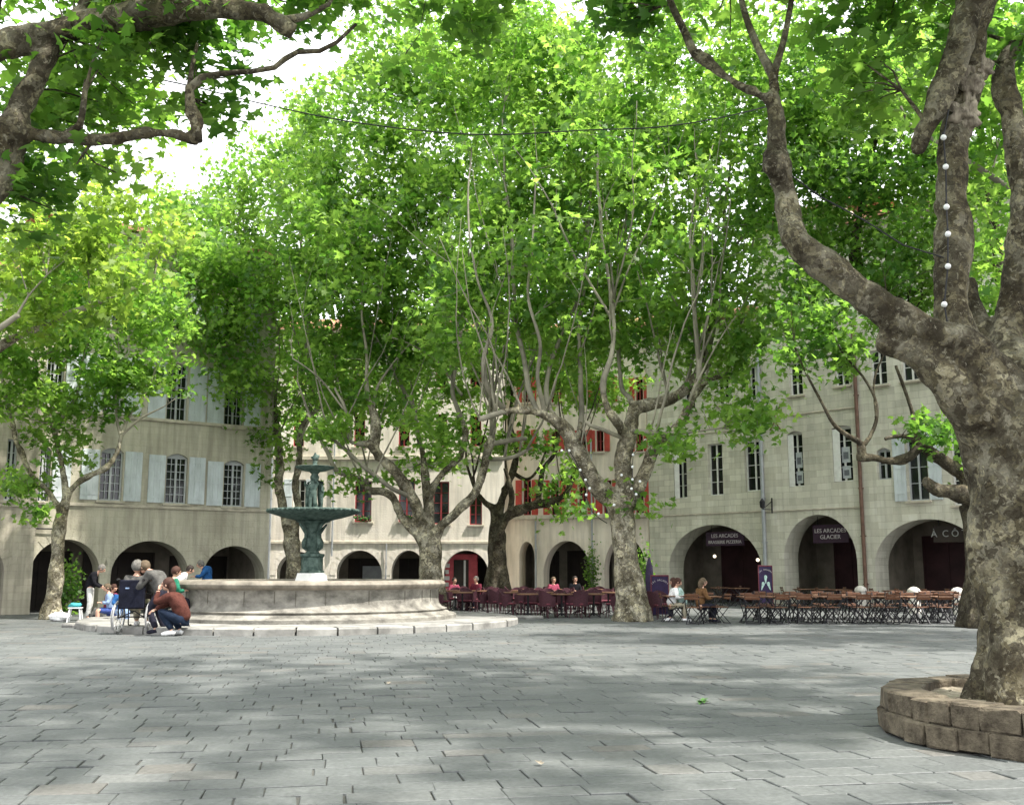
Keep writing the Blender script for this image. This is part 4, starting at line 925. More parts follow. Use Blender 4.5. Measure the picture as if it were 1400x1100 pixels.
# second right tree, behind
tree('plane_tree', 'dark plane tree half hidden behind the foreground trunk, its limbs reaching left', (XA(1345, 28), 28, 0), [
    [(1346, 856, .62), (1343, 830, .46), (1342, 770, .42), (1340, 715, .42), (1338, 690, .42)],
    [(1338, 700, .32), (1326, 684, .24, -.2), (1305, 676, .22, -.4), (1283, 672, .18, -.5), (1262, 655, .12, -.5)],
    [(1336, 690, .26), (1318, 648, .19, -.2), (1296, 634, .17, -.4), (1280, 622, .16, -.4), (1262, 610, .15, -.5), (1240, 628, .13, -.6), (1217, 633, .12, -.7), (1195, 627, .11, -.8), (1177, 627, .12, -.9), (1178, 608, .09, -.9), (1160, 596, .06, -.9), (1140, 580, .05, -1), (1122, 548, .04, -1), (1105, 515, .03, -1.2), (1085, 470, .02, -1.2)],
    [(1178, 612, .07, -.9), (1188, 600, .06, -.8), (1197, 575, .05, -.7), (1196, 545, .04, -.6), (1180, 515, .035, -.5), (1150, 480, .025, -.5), (1130, 440, .02, -.5)],
    [(1197, 570, .03, -.7), (1195, 520, .03, -.5), (1210, 480, .025, -.4), (1215, 430, .02, -.4)],
    [(1262, 612, .10, -.5), (1240, 596, .06, -.6), (1210, 600, .04, -.8)],
    [(1262, 615, .09, -.5), (1250, 585, .06, -.4), (1245, 555, .05, -.3), (1225, 500, .04, -.2)],
    [(1340, 700, .30), (1335, 600, .25, 1), (1290, 480, .22, 2), (1220, 410, .20, 2.4), (1178, 375, .19, 2.4), (1168, 335, .16, 2.4), (1175, 290, .10, 2.4), (1184, 240, .09, 2.4), (1200, 180, .06, 2.4), (1212, 130, .05, 2.4), (1205, 60, .035, 2.4), (1195, 0, .03, 2.4)],
    [(1184, 240, .07, 2.4), (1150, 210, .05, 2.4), (1130, 180, .035, 2.4), (1120, 130, .03, 2.4)],
    [(1340, 690, .28), (1360, 560, .24, .5), (1370, 400, .2, .5), (1350, 250, .13, .5), (1330, 120, .08, .5), (1320, 20, .05, .5)],
], [(1190, 170, 120, 150, 3.5, 2), (1330, 200, 100, 190, 3.5, 1), (1130, 440, 75, 45, 2, -.5, .9), (1260, 590, 48, 20, .9, -.5, 2), (1240, 400, 90, 80, 2.5, 1.5), (1100, 250, 80, 130, 3, 2), (1330, 600, 20, 60, 1, 0, 1), (1090, 505, 35, 30, 1, -1, 1.2), (1160, 480, 40, 30, 1, -.6, 1.2), (1200, 330, 140, 90, 3, 2), (1080, 120, 90, 120, 3, 2), (1250, 60, 130, 80, 3, 2), (1080, 390, 60, 60, 2, 1)],
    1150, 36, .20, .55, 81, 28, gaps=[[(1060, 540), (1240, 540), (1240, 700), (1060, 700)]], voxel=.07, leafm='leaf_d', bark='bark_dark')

# tree out of frame to the right, behind
tree('plane_tree', 'leafy plane crown filling the upper right corner behind the bulb-strung limb', (15.5, 21, 0), [
    [('w', 15.5, 21, 0, .55), ('w', 15.4, 21, 2.0, .42), ('w', 15.2, 21, 4, .4)],
    [('w', 15.2, 21, 4, .3), ('w', 14, 21, 6, .2), ('w', 12, 21, 8, .12), ('w', 10, 21, 9.6, .06), ('w', 8.5, 21.5, 11, .04)],
    [('w', 15.2, 21, 4, .3), ('w', 14.5, 20, 7, .2), ('w', 12.5, 20, 10.5, .1), ('w', 11, 20, 12, .05)],
    [('w', 15.2, 21, 4, .3), ('w', 16.5, 21, 7, .2), ('w', 17, 21, 10.5, .1)],
], [(1360, 200, 110, 170, 2.5, 0, 1), (1270, 80, 140, 90, 2.5, 0, 1), (1380, 420, 50, 90, 1.5, 1, 1)],
    420, 38, .2, .5, 91, 21, voxel=.09, leafm='leaf', world=[(15, 21, 11, 4, 4, 3, .8)])

# overhanging tree at upper left
Z2 = 8.6
tree('plane_tree', 'near plane tree overhanging from the upper left with a thick pale limb', (-6.6, 8.4, 0), [
    [('w', -6.6, 8.4, 0, .45), ('w', -6.4, 8.4, 1.6, .34), ('w', -6.0, 8.5, 3.0, .3), ('w', -5.2, 8.6, 3.9, .27), ('w', -4.6, 8.6, 4.3, .25)],
    [(-60, 300, .24), (-10, 235, .2), (15, 180, .17), (25, 150, .10), (50, 110, .08), (62, 80, .085), (72, 60, .10)],
    [(-200, 200, .26), (-120, 120, .2), (-50, 85, .17), (0, 62, .155), (60, 48, .145), (100, 38, .13), (160, 26, .125), (220, 16, .12), (300, 14, .11), (350, 20, .095), (385, 32, .09), (402, 44, .085)],
    [(-30, 230, .12), (10, 185, .10), (40, 182, .07), (90, 187, .055), (150, 190, .055), (200, 184, .055), (235, 186, .06), (266, 196, .065), (266, 170, .05), (258, 148, .045), (257, 125, .04), (275, 110, .035), (300, 104, .025), (345, 100, .022), (378, 94, .022), (393, 82, .024), (410, 72, .022), (440, 70, .02), (462, 58, .018), (487, 33, .014)],
    [(385, 30, .05), (420, 22, .03), (450, 5, .02), (470, -40, .015)],
    [(72, 50, .06), (110, 10, .05), (160, -60, .04), (260, -120, .03)],
    [(-40, 90, .14, -.5), (20, -150, .12, -1.4), (100, -500, .09, -2.4)],
    [(258, 125, .03), (262, 90, .02), (270, 60, .015)],
    [(88, 187, .04), (110, 170, .03), (118, 110, .02)],
], [(190, 80, 100, 55, .9, .6, 1.0), (60, 110, 90, 60, .9, 1.0, 1), (80, 240, 85, 50, .7, .5, 1.2), (60, 20, 110, 50, .9, .8, 1), (200, -20, 200, 50, .9, .4), (20, 300, 40, 30, .4, .4, 1.3), (460, -20, 60, 35, .5, .2, 1.2), (150, 215, 60, 28, .4, .4, 1.2), (285, 140, 34, 26, .35, .2, 1.0), (240, -10, 120, 30, .5, 0, 1), (370, 5, 70, 22, .4, .3, 1), (130, 130, 110, 60, 1.2, 1.6, 1), (250, 30, 120, 50, 1, 1.5, 1), (60, 180, 70, 60, 1, 1.6, 1), (245, 95, 80, 55, .7, 1.0, 2.2), (300, 130, 40, 34, .5, .6, 2), (410, 0, 90, 30, .5, .5, 2)],
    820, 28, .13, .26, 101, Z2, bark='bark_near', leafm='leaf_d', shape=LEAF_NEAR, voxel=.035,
    world=[(-5, 5, 8.6, 4.5, 4.5, 1.6, .35), (-8, 12, 9.5, 3.5, 4.5, 2, .2)], tilt=.5)
print('leaves', NLEAF[0])

# ------------------------------------------------------------------ fountain
YC = 30.3; FX = XA(425, YC, .5)
fo = thing('fountain', 'round stone fountain with a two-tiered green bronze centrepiece on a low step', 'fountain', (FX, YC, 0))
q = MB(); R = 6.0; nseg = 40; rr = random.Random(5)
for k in range(nseg):     # kerb blocks of the step
    a0 = 2 * math.pi * k / nseg + .004; a1 = 2 * math.pi * (k + 1) / nseg - .004; hz = .165 + rr.uniform(-.006, .006); Ro = R + rr.uniform(-.015, .015); b = len(q.v)
    for r_ in (Ro - .62, Ro - .03, Ro, Ro):
        z_ = {0: hz, 1: hz, 2: hz - .03, 3: -.03}[(Ro - .62, Ro - .03, Ro, 'x').index(r_) if r_ != Ro else 2]
    prof = [(Ro - .62, -.03), (Ro - .62, hz), (Ro - .03, hz), (Ro, hz - .03), (Ro, -.03)]
    for (r_, z_) in prof:
        for j in range(4):
            a = a0 + (a1 - a0) * j / 3; q.v.append((r_ * math.cos(a) - .15, r_ * math.sin(a), z_))
    for i in range(4):
        for j in range(3): q.face((b + i * 4 + j, b + i * 4 + j + 1, b + i * 4 + 4 + j + 1, b + i * 4 + 4 + j))
    q.face([b + i * 4 for i in range(5)]); q.face([b + i * 4 + 3 for i in range(5)][::-1])
q.build('step', M['fstep'], fo)
q = MB(); q.lathe([(.01, .158), (3.5, .158), (5.42, .158)], 64, (-.15, 0, 0), cap=False); q.build('platform', M['fstep'], fo)
q = MB(); q.lathe([(3.3, .15), (4.10, .15), (4.10, .25), (4.05, .29), (3.92, .30), (3.88, .34), (3.80, .37), (3.84, .42), (3.70, .47), (3.62, .56), (3.60, .70), (3.60, .92), (3.64, .98)], 96, jit=.01); q.cur = 1
for k in range(26):
    a = 2 * math.pi * k / 26 + .08 * math.sin(k * 5); q.box((3.608 * math.cos(a), 3.608 * math.sin(a), .76), (.012, .010, .42), Matrix.Rotation(a, 3, 'Z'))
q.build('basin_wall', [M['fstone'], M['mortar']], fo, True, 40)
q = MB(); q.lathe([(3.64, .975), (3.74, 1.0), (3.79, 1.05), (3.80, 1.10), (3.76, 1.165), (3.66, 1.20), (3.40, 1.205), (3.34, 1.18), (3.32, 1.0), (3.32, .2)], 96, jit=.012); q.build('basin_rim', M['frim'], fo, True, 40)
q = MB(); q.lathe([(.005, 1.06), (3.33, 1.06)], 64, cap=False); q.build('water', M['water'], fo)
def fz(y): return P(425, y, YC).z
q = MB()
b0, b1 = .46, .34
q.add([(-b0, -b0, .9), (b0, -b0, .9), (b0, b0, .9), (-b0, b0, .9), (-b1, -b1, fz(783)), (b1, -b1, fz(783)), (b1, b1, fz(783)), (-b1, b1, fz(783))], [(0, 1, 5, 4), (1, 2, 6, 5), (2, 3, 7, 6), (3, 0, 4, 7), (4, 5, 6, 7)])
q.build('stone_base', M['fwhite'], fo)
z0 = fz(783)
q = MB(); q.lathe([(.33, z0), (.35, z0 + .03), (.35, z0 + .06), (.31, z0 + .08), (.31, fz(762)), (.35, fz(760)), (.35, fz(757)), (.22, fz(756))], 8)
q.lathe([(.22, fz(757)), (.16, fz(753)), (.20, fz(749)), (.235, fz(742)), (.22, fz(735)), (.16, fz(729)), (.18, fz(725)), (.24, fz(720)), (.34, fz(715)), (.50, fz(712.5))], 24, flute=8, fa=.06)
for k in range(4):  # scroll brackets
    a = math.pi / 4 + k * math.pi / 2
    pts = [(.20, fz(752)), (.30, fz(748)), (.31, fz(741)), (.24, fz(735)), (.24, fz(729)), (.34, fz(722)), (.46, fz(716))]
    q.tube([(r_ * math.cos(a), r_ * math.sin(a), z_) for r_, z_ in pts], [.03, .05, .06, .05, .045, .05, .03], 8)
q.build('pedestal', M['patina'], fo, True, 35)
q = MB(); zt = fz(698)
prof = [(.30, fz(714)), (.52, fz(711)), (.86, fz(707)), (1.10, fz(703.5)), (1.26, fz(701)), (1.31, zt + .0), (1.30, zt + .035), (1.24, zt + .03), (1.05, zt - .05), (.5, zt - .16), (.01, zt - .18)]
q.lathe(prof, 96, flute=32, fa=.018)
for k in range(48):
    a = 2 * math.pi * k / 48; q.ball((1.295 * math.cos(a), 1.295 * math.sin(a), zt - .01), .042, 6, 5)
q.build('lower_bowl', M['patina'], fo, True, 45)
q = MB(); q.lathe([(.16, zt - .17), (.13, zt + .1), (.085, zt + .25), (.075, fz(670)), (.09, fz(660)), (.13, fz(652)), (.09, fz(648)), (.15, fz(645)), (.35, fz(643)), (.53, fz(640)), (.56, fz(638)), (.52, fz(637.5)), (.3, fz(640)), (.02, fz(641))], 40, flute=20, fa=.02)
q.build('upper_bowl', M['patina'], fo, True, 40)

# ------------------------------------------------------------------ figures
def skin_bm(pts, edges, root=0, sub=1):
    """pts: {name:(co, r)}; returns verts, faces of the skinned surface"""
    names = list(pts); ix = {n: i for i, n in enumerate(names)}
    me = bpy.data.meshes.new('skin'); me.from_pydata([tuple(pts[n][0]) for n in names], [(ix[a], ix[b]) for a, b in edges], [])
    o = bpy.data.objects.new('skin', me); C.objects.link(o)
    m = o.modifiers.new('s', 'SKIN'); m.use_smooth_shade = True
    if not me.skin_vertices: me.skin_vertices.new()
    for i, n in enumerate(names):
        r = pts[n][1]; me.skin_vertices[0].data[i].radius = (r, r) if not isinstance(r, tuple) else r
        me.skin_vertices[0].data[i].use_root = (i == root)
    s_ = o.modifiers.new('u', 'SUBSURF'); s_.levels = sub; s_.render_levels = sub
    dg = bpy.context.evaluated_depsgraph_get(); dg.update(); ev = o.evaluated_get(dg); m2 = ev.to_mesh()
    v = [tuple(a.co) for a in m2.vertices]; f = [tuple(p.vertices) for p in m2.polygons]; ev.to_mesh_clear()
    bpy.data.objects.remove(o); bpy.data.meshes.remove(me); return v, f
V3 = Vector
def std():
    J = dict(pel=(0, 0, .95), spi=(0, 0, 1.12), che=(0, .0, 1.31), nek=(0, .01, 1.45), hea=(0, -.01, 1.60))
    for s, sx in (('L', 1), ('R', -1)):
        J.update({'sh' + s: (.165 * sx, 0, 1.385), 'el' + s: (.225 * sx, .03, 1.12), 'wr' + s: (.22 * sx, -.06, .88), 'hi' + s: (.095 * sx, 0, .90), 'kn' + s: (.105 * sx, -.02, .50), 'an' + s: (.105 * sx, .03, .09), 'to' + s: (.12 * sx, -.13, .035)})
    return J
def sit(lean=.0, reach=.0):
    J = std(); d = -.45
    for k in ('pel', 'spi', 'che', 'nek', 'hea', 'shL', 'shR', 'elL', 'elR', 'wrL', 'wrR', 'hiL', 'hiR'):
        x, y, z = J[k]; J[k] = (x, y - lean * max(0, z - .95) * 1.0, z + d)
    for s, sx in (('L', 1), ('R', -1)):
        J['kn' + s] = (.12 * sx, -.42, .50); J['an' + s] = (.12 * sx, -.40, .09); J['to' + s] = (.13 * sx, -.56, .035)
        J['el' + s] = (.23 * sx, -.10 - lean * .2, .70); J['wr' + s] = (.12 * sx, -.32 - reach, .72 + reach * .2)
    return J
def person(label, loc, rz, J, sc=1.0, top='black', leg='jean', hair='hair_g', shoe='dark', long=False, sleeve=1.0, head_pitch=0.0, head_yaw=0.0, skirt=None, cap=None, barelegs=False, collar=None):
    root = thing('person', label, 'person', loc, rz, 'people in the square', sc)
    J = {k: V3(v) for k, v in J.items()}
    pts = {}; ed = []
    R_ = dict(pel=.115, spi=.10, che=.115, nek=.052, hea=.06)
    for k in ('pel', 'spi', 'che', 'nek'): pts[k] = (J[k], R_[k])
    pts['hb'] = (J['nek'].lerp(J['hea'], .55), .05)
    ed += [('pel', 'spi'), ('spi', 'che'), ('che', 'nek'), ('nek', 'hb')]
    for s in 'LR':
        for k, r in (('sh', .06), ('el', .042), ('wr', .028), ('hi', .085), ('kn', .058), ('an', .040), ('to', .03)): pts[k + s] = (J[k + s], r)
        ed += [('che', 'sh' + s), ('sh' + s, 'el' + s), ('el' + s, 'wr' + s), ('pel', 'hi' + s), ('hi' + s, 'kn' + s), ('kn' + s, 'an' + s), ('an' + s, 'to' + s)]
    v, f = skin_bm(pts, ed)
    b = MB(); b.add(v, f)
    for s, sx in (('L', 1), ('R', -1)):   # hands: palm, four curled fingers, thumb
        d = (J['wr' + s] - J['el' + s]).normalized(); side = d.cross(V3((0, 0, 1)));
        if side.length < .2: side = V3((0, -1, 0))
        side.normalize(); nn = side.cross(d).normalized(); w0 = J['wr' + s]
        hp = {'w': (w0 - d * .01, .024), 'p': (w0 + d * .055, .03)}; he = [('w', 'p')]
        for k in range(4):
            o_ = (k - 1.5) * .019; L_ = (.062, .072, .068, .052)[k]
            a0 = w0 + d * .075 + side * o_; a1 = a0 + d * L_ * .5 - nn * .008; a2 = a1 + d * L_ * .35 - nn * .022
            hp['a%d' % k] = (a0, .010); hp['b%d' % k] = (a1, .009); hp['c%d' % k] = (a2, .007); he += [('p', 'a%d' % k), ('a%d' % k, 'b%d' % k), ('b%d' % k, 'c%d' % k)]
        t0 = w0 + d * .03 + side * (.034 * sx); hp['t0'] = (t0, .012); hp['t1'] = (t0 + d * .03 + side * .014 * sx - nn * .01, .010); he += [('w', 't0'), ('t0', 't1')]
        v, f = skin_bm(hp, he); b.add(v, f)
    hd = MB(); r = .104
    hd.ball((0, 0, 0), r, 14, 12, (.80, .94, 1.06))
    hd.ball((0, -.035, -.065), .055, 8, 6, (.9, .9, .8))      # jaw and chin
    hd.ball((0, -.112, -.012), .019, 6, 5, (.8, 1, 1.5))       # nose
    for sx in (-1, 1):
        hd.ball((sx * .088, .008, -.005), .026, 6, 5, (.4, .8, 1.3)); hd.ball((sx * .036, -.085, .032), .022, 6, 5, (1.3, .8, .5))
    hd.cur = 1
    for sx in (-1, 1): hd.ball((sx * .035, -.096, .012), .0115, 6, 5)
    hd.cur = 2; hd.ball((0, -.094, -.055), .020, 6, 5, (1.2, .6, .35))
    dirh = (J['hea'] - J['nek']).normalized()
    Rm = Matrix.Rotation(head_yaw, 4, 'Z') @ Matrix.Rotation(head_pitch, 4, 'X'); hc = J['hea'] + dirh * .015
    base = len(b.v); hd_v = [tuple(Rm @ V3(x) + hc) for x in hd.v]
    b.v += hd_v
    for fc, m_ in zip(hd.f, hd.m): b.f.append(tuple(base + i for i in fc)); b.m.append(m_)
    b.build('body', [M['skin'], M['eye'], M['lip']], root, True)
    # hair
    hm = MB(); hm.ball((0, .018, .022), r * 1.10, 16, 12, (.88, .98, 1.02), jit=.10, seed=len(label))
    keep = [fc for fc in hm.f if not (np.mean([hm.v[i][1] for i in fc]) < -.045 and np.mean([hm.v[i][2] for i in fc]) < .055) and np.mean([hm.v[i][2] for i in fc]) > -.075]
    hm.f = keep; hm.m = [0] * len(keep)
    if long: hm.tube([(0, .075, .03), (0, .10, -.06), (0, .09, -.17), (0, .07, -.24)], [.07, .075, .06, .03], 10, rough=.2)
    hm.v = [tuple(Rm @ V3(x) + hc) for x in hm.v]; hm.build('hair', M[hair], root, True)
    if cap:
        cm = MB(); cm.lathe([(.118, .035), (.112, .09), (.07, .125), (.01, .135)], 14); cm.box((0, -.13, .045), (.14, .10, .012), bev=.005)
        cm.v = [tuple(Rm @ V3(x) + hc) for x in cm.v]; cm.build('cap', M[cap], root, True)
    # clothes
    tp = {'pel': (J['pel'] + V3((0, .01, -.07)), .168), 'spi': (J['spi'], .155), 'che': (J['che'], .162), 'nek': (J['nek'].lerp(J['che'], .25), .072)}
    te = [('pel', 'spi'), ('spi', 'che'), ('che', 'nek')]
    for s in 'LR':
        tp['sh' + s] = (J['sh' + s], .094); tp['el' + s] = (J['el' + s].lerp(J['sh' + s], (1 - sleeve)), .068); te += [('che', 'sh' + s), ('sh' + s, 'el' + s)]
        if sleeve >= 1: tp['wr' + s] = (J['wr' + s].lerp(J['el' + s], .06), .043); te.append(('el' + s, 'wr' + s))
    v, f = skin_bm(tp, te, sub=2); t_ = MB()
    for i in range(len(v)):
        n_ = noise.noise(V3(v[i]) * 9 + V3((len(label), 0, 0))); v[i] = tuple(V3(v[i]) * 1 + V3((n_, noise.noise(V3(v[i]) * 9), .5 * n_)) * .022)
    t_.add(v, f); t_.build('jacket', M[top], root, True)
    if not barelegs:
        lp = {'pel': (J['pel'] + V3((0, 0, .0)), .130), 'wa': (J['pel'].lerp(J['spi'], .55), .085)}; le = [('pel', 'wa')]
        for s in 'LR':
            lp['hi' + s] = (J['hi' + s], .105); lp['kn' + s] = (J['kn' + s], .078); lp['an' + s] = (J['an' + s] + V3((0, 0, .02)), .060); le += [('pel', 'hi' + s), ('hi' + s, 'kn' + s), ('kn' + s, 'an' + s)]
        v, f = skin_bm(lp, le, sub=2); t_ = MB(); t_.add(v, f); t_.build('trousers', M[leg], root, True)
    else:
        lp = {'pel': (J['pel'], .14)}; le = []
        for s in 'LR': lp['hi' + s] = (J['hi' + s], .115); lp['kn' + s] = (J['kn' + s].lerp(J['hi' + s], .05), .10); le += [('pel', 'hi' + s), ('hi' + s, 'kn' + s)]
        v, f = skin_bm(lp, le); t_ = MB(); t_.add(v, f); t_.build('skirt', M[leg], root, True)
    for s in 'LR':
        t_ = MB(); a, b_ = J['an' + s], J['to' + s]; dd = (b_ - a); dd.z = 0; dd.normalize()
        t_.tube([a - dd * .05 + V3((0, 0, -.045)), a + V3((0, 0, -.02)), b_ - dd * .03 + V3((0, 0, .012)), b_ + dd * .04 + V3((0, 0, .004))], [.034, .048, .043, .024], 10); t_.build('shoe', M[shoe], root, True)
    return root

# three bronze children round the column of the fountain
for k in range(3):
    J = std(); a = -math.pi / 2 + k * 2 * math.pi / 3
    J['wrL'] = (.12, -.12, 1.62); J['elL'] = (.26, -.05, 1.45); J['wrR'] = (-.05, -.16, 1.10)
    J = {n_: V3(v_) for n_, v_ in J.items()}; pts = {}; ed = [('pel', 'spi'), ('spi', 'che'), ('che', 'nek'), ('nek', 'hea')]
    for n_, r_ in (('pel', .16), ('spi', .15), ('che', .15), ('nek', .07), ('hea', .15)): pts[n_] = (J[n_], r_)
    for s in 'LR':
        for n_, r_ in (('sh', .08), ('el', .06), ('wr', .05), ('hi', .12), ('kn', .09), ('an', .06), ('to', .05)): pts[n_ + s] = (J[n_ + s], r_)
        ed += [('che', 'sh' + s), ('sh' + s, 'el' + s), ('el' + s, 'wr' + s), ('pel', 'hi' + s), ('hi' + s, 'kn' + s), ('kn' + s, 'an' + s), ('an' + s, 'to' + s)]
    v, f = skin_bm(pts, ed); q = MB(); s_ = .62; Rz = Matrix.Rotation(a + math.pi / 2, 3, 'Z')
    q.add([tuple(Rz @ (V3(x) * s_ + V3((0, -.19, 0))) + V3((0, 0, zt - .14))) for x in v], f); q.build('bronze_child', M['patina'], fo, True)
q = MB(); zf = fz(640); q.lathe([(.12, zf), (.14, zf + .05), (.08, zf + .1), (.06, zf + .16), (.09, zf + .2)], 12)
v, f = skin_bm({'a': (V3((0, 0, zf + .2)), .09), 'b': (V3((.01, 0, zf + .33)), .08), 'c': (V3((0, 0, zf + .40)), .03), 'd': (V3((0, -.01, zf + .46)), .045), 'e': (V3((.13, 0, zf + .37)), .025), 'g': (V3((-.12, -.02, zf + .30)), .025)}, [('a', 'b'), ('b', 'c'), ('c', 'd'), ('b', 'e'), ('b', 'g')])
q.add(v, f); q.build('finial', M['patina'], fo, True)

# ------------------------------------------------------------------ stone ring round the near tree
pr = thing('tree_ring', 'low ring wall of brown cobbles round the foreground tree', 'planter', (5.06, 9.72, 0))
q = MB(); rr = random.Random(9)
for course, (zc, hh, n, Ro, th) in enumerate(((.095, .185, 27, 1.70, .34), (.285, .19, 30, 1.66, .36))):
    k = 0; a = rr.uniform(0, .2); a_end = a + 2 * math.pi; ws = [rr.uniform(.6, 1.4) for _ in range(n)]; tot = sum(ws)
    for w_ in ws:
        da = 2 * math.pi * w_ / tot; am = a + da / 2; wid = Ro * da - .012; rad = Ro - th / 2 + rr.uniform(-.018, .018)
        Rz = Matrix.Rotation(am, 3, 'Z') @ Matrix.Rotation(rr.uniform(-.03, .03), 3, 'Y')
        q.box((rad * math.cos(am), rad * math.sin(am), zc + rr.uniform(-.008, .008)), (th, wid, hh - .004), Rz, bev=.014, j=.010); a += da
q.build('stones', M['planter'], pr)
q = MB(); q.lathe([(1.36, .02), (1.36, .345), (1.62, .345), (1.62, .02)], 60, jit=.02); q.build('mortar_core', M['mortar'], pr)
q = MB()
n = 60
for i, r_ in enumerate([.01, .3, .6, .9, 1.15, 1.38]):
    for k in range(n):
        a = 2 * math.pi * k / n; q.v.append((r_ * math.cos(a), r_ * math.sin(a), .275 + .05 * noise.noise(V3((r_ * math.cos(a) * 2, r_ * math.sin(a) * 2, 0))) + (.03 if r_ > 1.2 else 0)))
for i in range(5):
    for k in range(n): q.face((i * n + k, i * n + (k + 1) % n, (i + 1) * n + (k + 1) % n, (i + 1) * n + k))
for k in range(260):
    a = rr.uniform(0, 6.28); r_ = 1.3 * rr.random() ** .5; q.ball((r_ * math.cos(a), r_ * math.sin(a), .285 + .03 * noise.noise(V3((r_ * math.cos(a) * 2, r_ * math.sin(a) * 2, 0)))), rr.uniform(.008, .024), 5, 4, (1, 1, .6), .4, k)
q.build('gravel', M['soil'], pr, True)

# ------------------------------------------------------------------ terrace furniture
def make_bistro_chair():
    t = thing('folding_chair', 'brown slatted folding chair with crossed black legs', 'chair')
    q = MB()
    for k in range(6): q.box((0, -.17 + k * .068, .455), (.40, .052, .018), bev=.005)
    q.build('seat', M['wood'], t)
    q = MB()
    for z in (.70, .79): q.box((0, .255 + (z - .7) * .25, z), (.42, .018, .065), Matrix.Rotation(-.2, 3, 'X'), bev=.005)
    q.build('backrest', M['wood'], t)
    for sx in (-1, 1):
        q = MB(); x = sx * .195
        q.bar((x, -.22, 0), (x, .20, .47), .026, .014); q.bar((x, .20, .47), (x, .285, .84), .026, .014)
        q.bar((x - sx * .02, .24, 0), (x - sx * .02, -.18, .445), .026, .014)
        q.build('side_frame', M['iron'], t)
    q = MB(); q.bar((-.19, -.21, .015), (.19, -.21, .015), .016, .016); q.bar((-.17, .235, .015), (.17, .235, .015), .016, .016); q.build('stretcher', M['iron'], t)
    return t
def make_bistro_table():
    t = thing('bistro_table', 'square slatted wooden table on crossed black legs', 'table')
    q = MB()
    for k in range(9): q.box((0, -.312 + k * .078, .735), (.70, .066, .024), bev=.006)
    for x in (-.28, .28): q.box((x, 0, .712), (.05, .66, .02))
    q.build('tabletop', M['woodtop'], t)
    for y in (-.27, .27):
        q = MB(); q.bar((-.30, y, 0), (.28, y, .70), .03, .018, V3((0, 1, 0))); q.bar((.30, y * .93, 0), (-.28, y * .93, .70), .03, .018, V3((0, 1, 0))); q.build('crossed_legs', M['iron'], t)
    q = MB(); q.bar((-.3, -.26, .02), (-.3, .26, .02), .018, .018); q.bar((.3, -.26, .02), (.3, .26, .02), .018, .018); q.build('stretcher', M['iron'], t)
    return t
def make_armchair():
    t = thing('terrace_armchair', 'plum woven terrace armchair with a rounded back', 'armchair')
    q = MB(); q.box((0, 0, .43), (.48, .46, .05), bev=.02); q.build('seat', M['plum2'], t)
    q = MB(); n = 15; b = 0
    for i in range(n):
        a = math.radians(-15) + math.radians(210) * i / (n - 1); c, s_ = math.cos(a), math.sin(a)
        top = .66 + .19 * max(0, math.sin(a)) ** 1.5
        for (r_, z_) in ((.245, .38), (.27, top), (.295, top), (.27, .36)): q.v.append((r_ * c * 1.02, r_ * s_ * .95, z_))
    for i in range(n - 1):
        for k in range(4): q.face((i * 4 + k, (i + 1) * 4 + k, (i + 1) * 4 + (k + 1) % 4, i * 4 + (k + 1) % 4))
    q.face((0, 1, 2, 3)); q.face(tuple((n - 1) * 4 + k for k in (3, 2, 1, 0))); q.build('backrest', M['plum'], t, True, 40)
    for sx in (-1, 1):
        for sy in (-1, 1):
            q = MB(); q.tube([(sx * .20, sy * .19, .42), (sx * .23, sy * .23, 0)], [.016, .013], 8); q.build('leg', M['plum'], t)
    return t
def make_round_table():
    t = thing('terrace_table', 'orange-brown terrace table on a dark pedestal', 'table')
    q = MB(); q.lathe([(.33, .70), (.36, .71), (.36, .735), (.34, .745), (.01, .745)], 24); q.build('tabletop', M['woodtop'], t, True, 30)
    q = MB(); q.tube([(0, 0, .05), (0, 0, .71)], .03, 8)
    for k in range(4):
        a = k * math.pi / 2 + .4; q.tube([(0, 0, .14), (.28 * math.cos(a), .28 * math.sin(a), .015)], [.022, .014], 6)
    q.build('pedestal', M['iron'], t); return t
first = {}
def place(kind, x, y, rz, label, group, cat=None, sc=1):
    mk = dict(bc=make_bistro_chair, bt=make_bistro_table, ac=make_armchair, rt=make_round_table)[kind]
    if kind not in first: first[kind] = o = mk()
    else: o = copy_tree(first[kind])
    o.location = (x, y, -.004); o.rotation_euler = (0, 0, rz); o['label'] = label; o['group'] = group; o.scale = (sc,) * 3
    return o
rr = random.Random(12)
SIDE = ['right of', 'behind and right of', 'behind', 'behind and left of', 'left of', 'in front and left of', 'in front of', 'in front and right of']
def wx(px, Y): return XA(px, Y, 0)
# right terrace
ORD = ['first', 'second', 'third', 'fourth', 'fifth', 'sixth', 'seventh', 'eighth']
for ri, (Y, pxs) in enumerate(((30.4, (1028, 1064, 1100, 1137, 1175, 1214, 1252, 1290)), (32.6, (1045, 1084, 1124, 1163, 1201, 1240, 1279, 1315)))):
    rn = ('front', 'second')[ri]
    for i, px in enumerate(pxs):
        x = wx(px, Y)
        place('bt', x, Y + rr.uniform(-.05, .05), rr.uniform(-.05, .05), 'square slatted table, %s from the left in the %s row of the right terrace' % (ORD[i], rn), 'square tables on the right terrace, %s row' % rn)
        for (dx, dy, rz, sw) in ((-.12, -.58, math.pi, 'near'), (.10, .60, 0.0, 'far'), (.66 - .25, .05, math.pi / 2 * -1, 'right')):
            if dx > .3 and i % 2: continue
            place('bc', x + dx + rr.uniform(-.06, .06), Y + dy + rr.uniform(-.05, .05), rz + rr.uniform(-.25, .25), 'folding chair, %s side of the %s table from left, right terrace %s row' % (sw, ORD[i], rn), 'folding chairs on the right terrace, %s row' % rn)
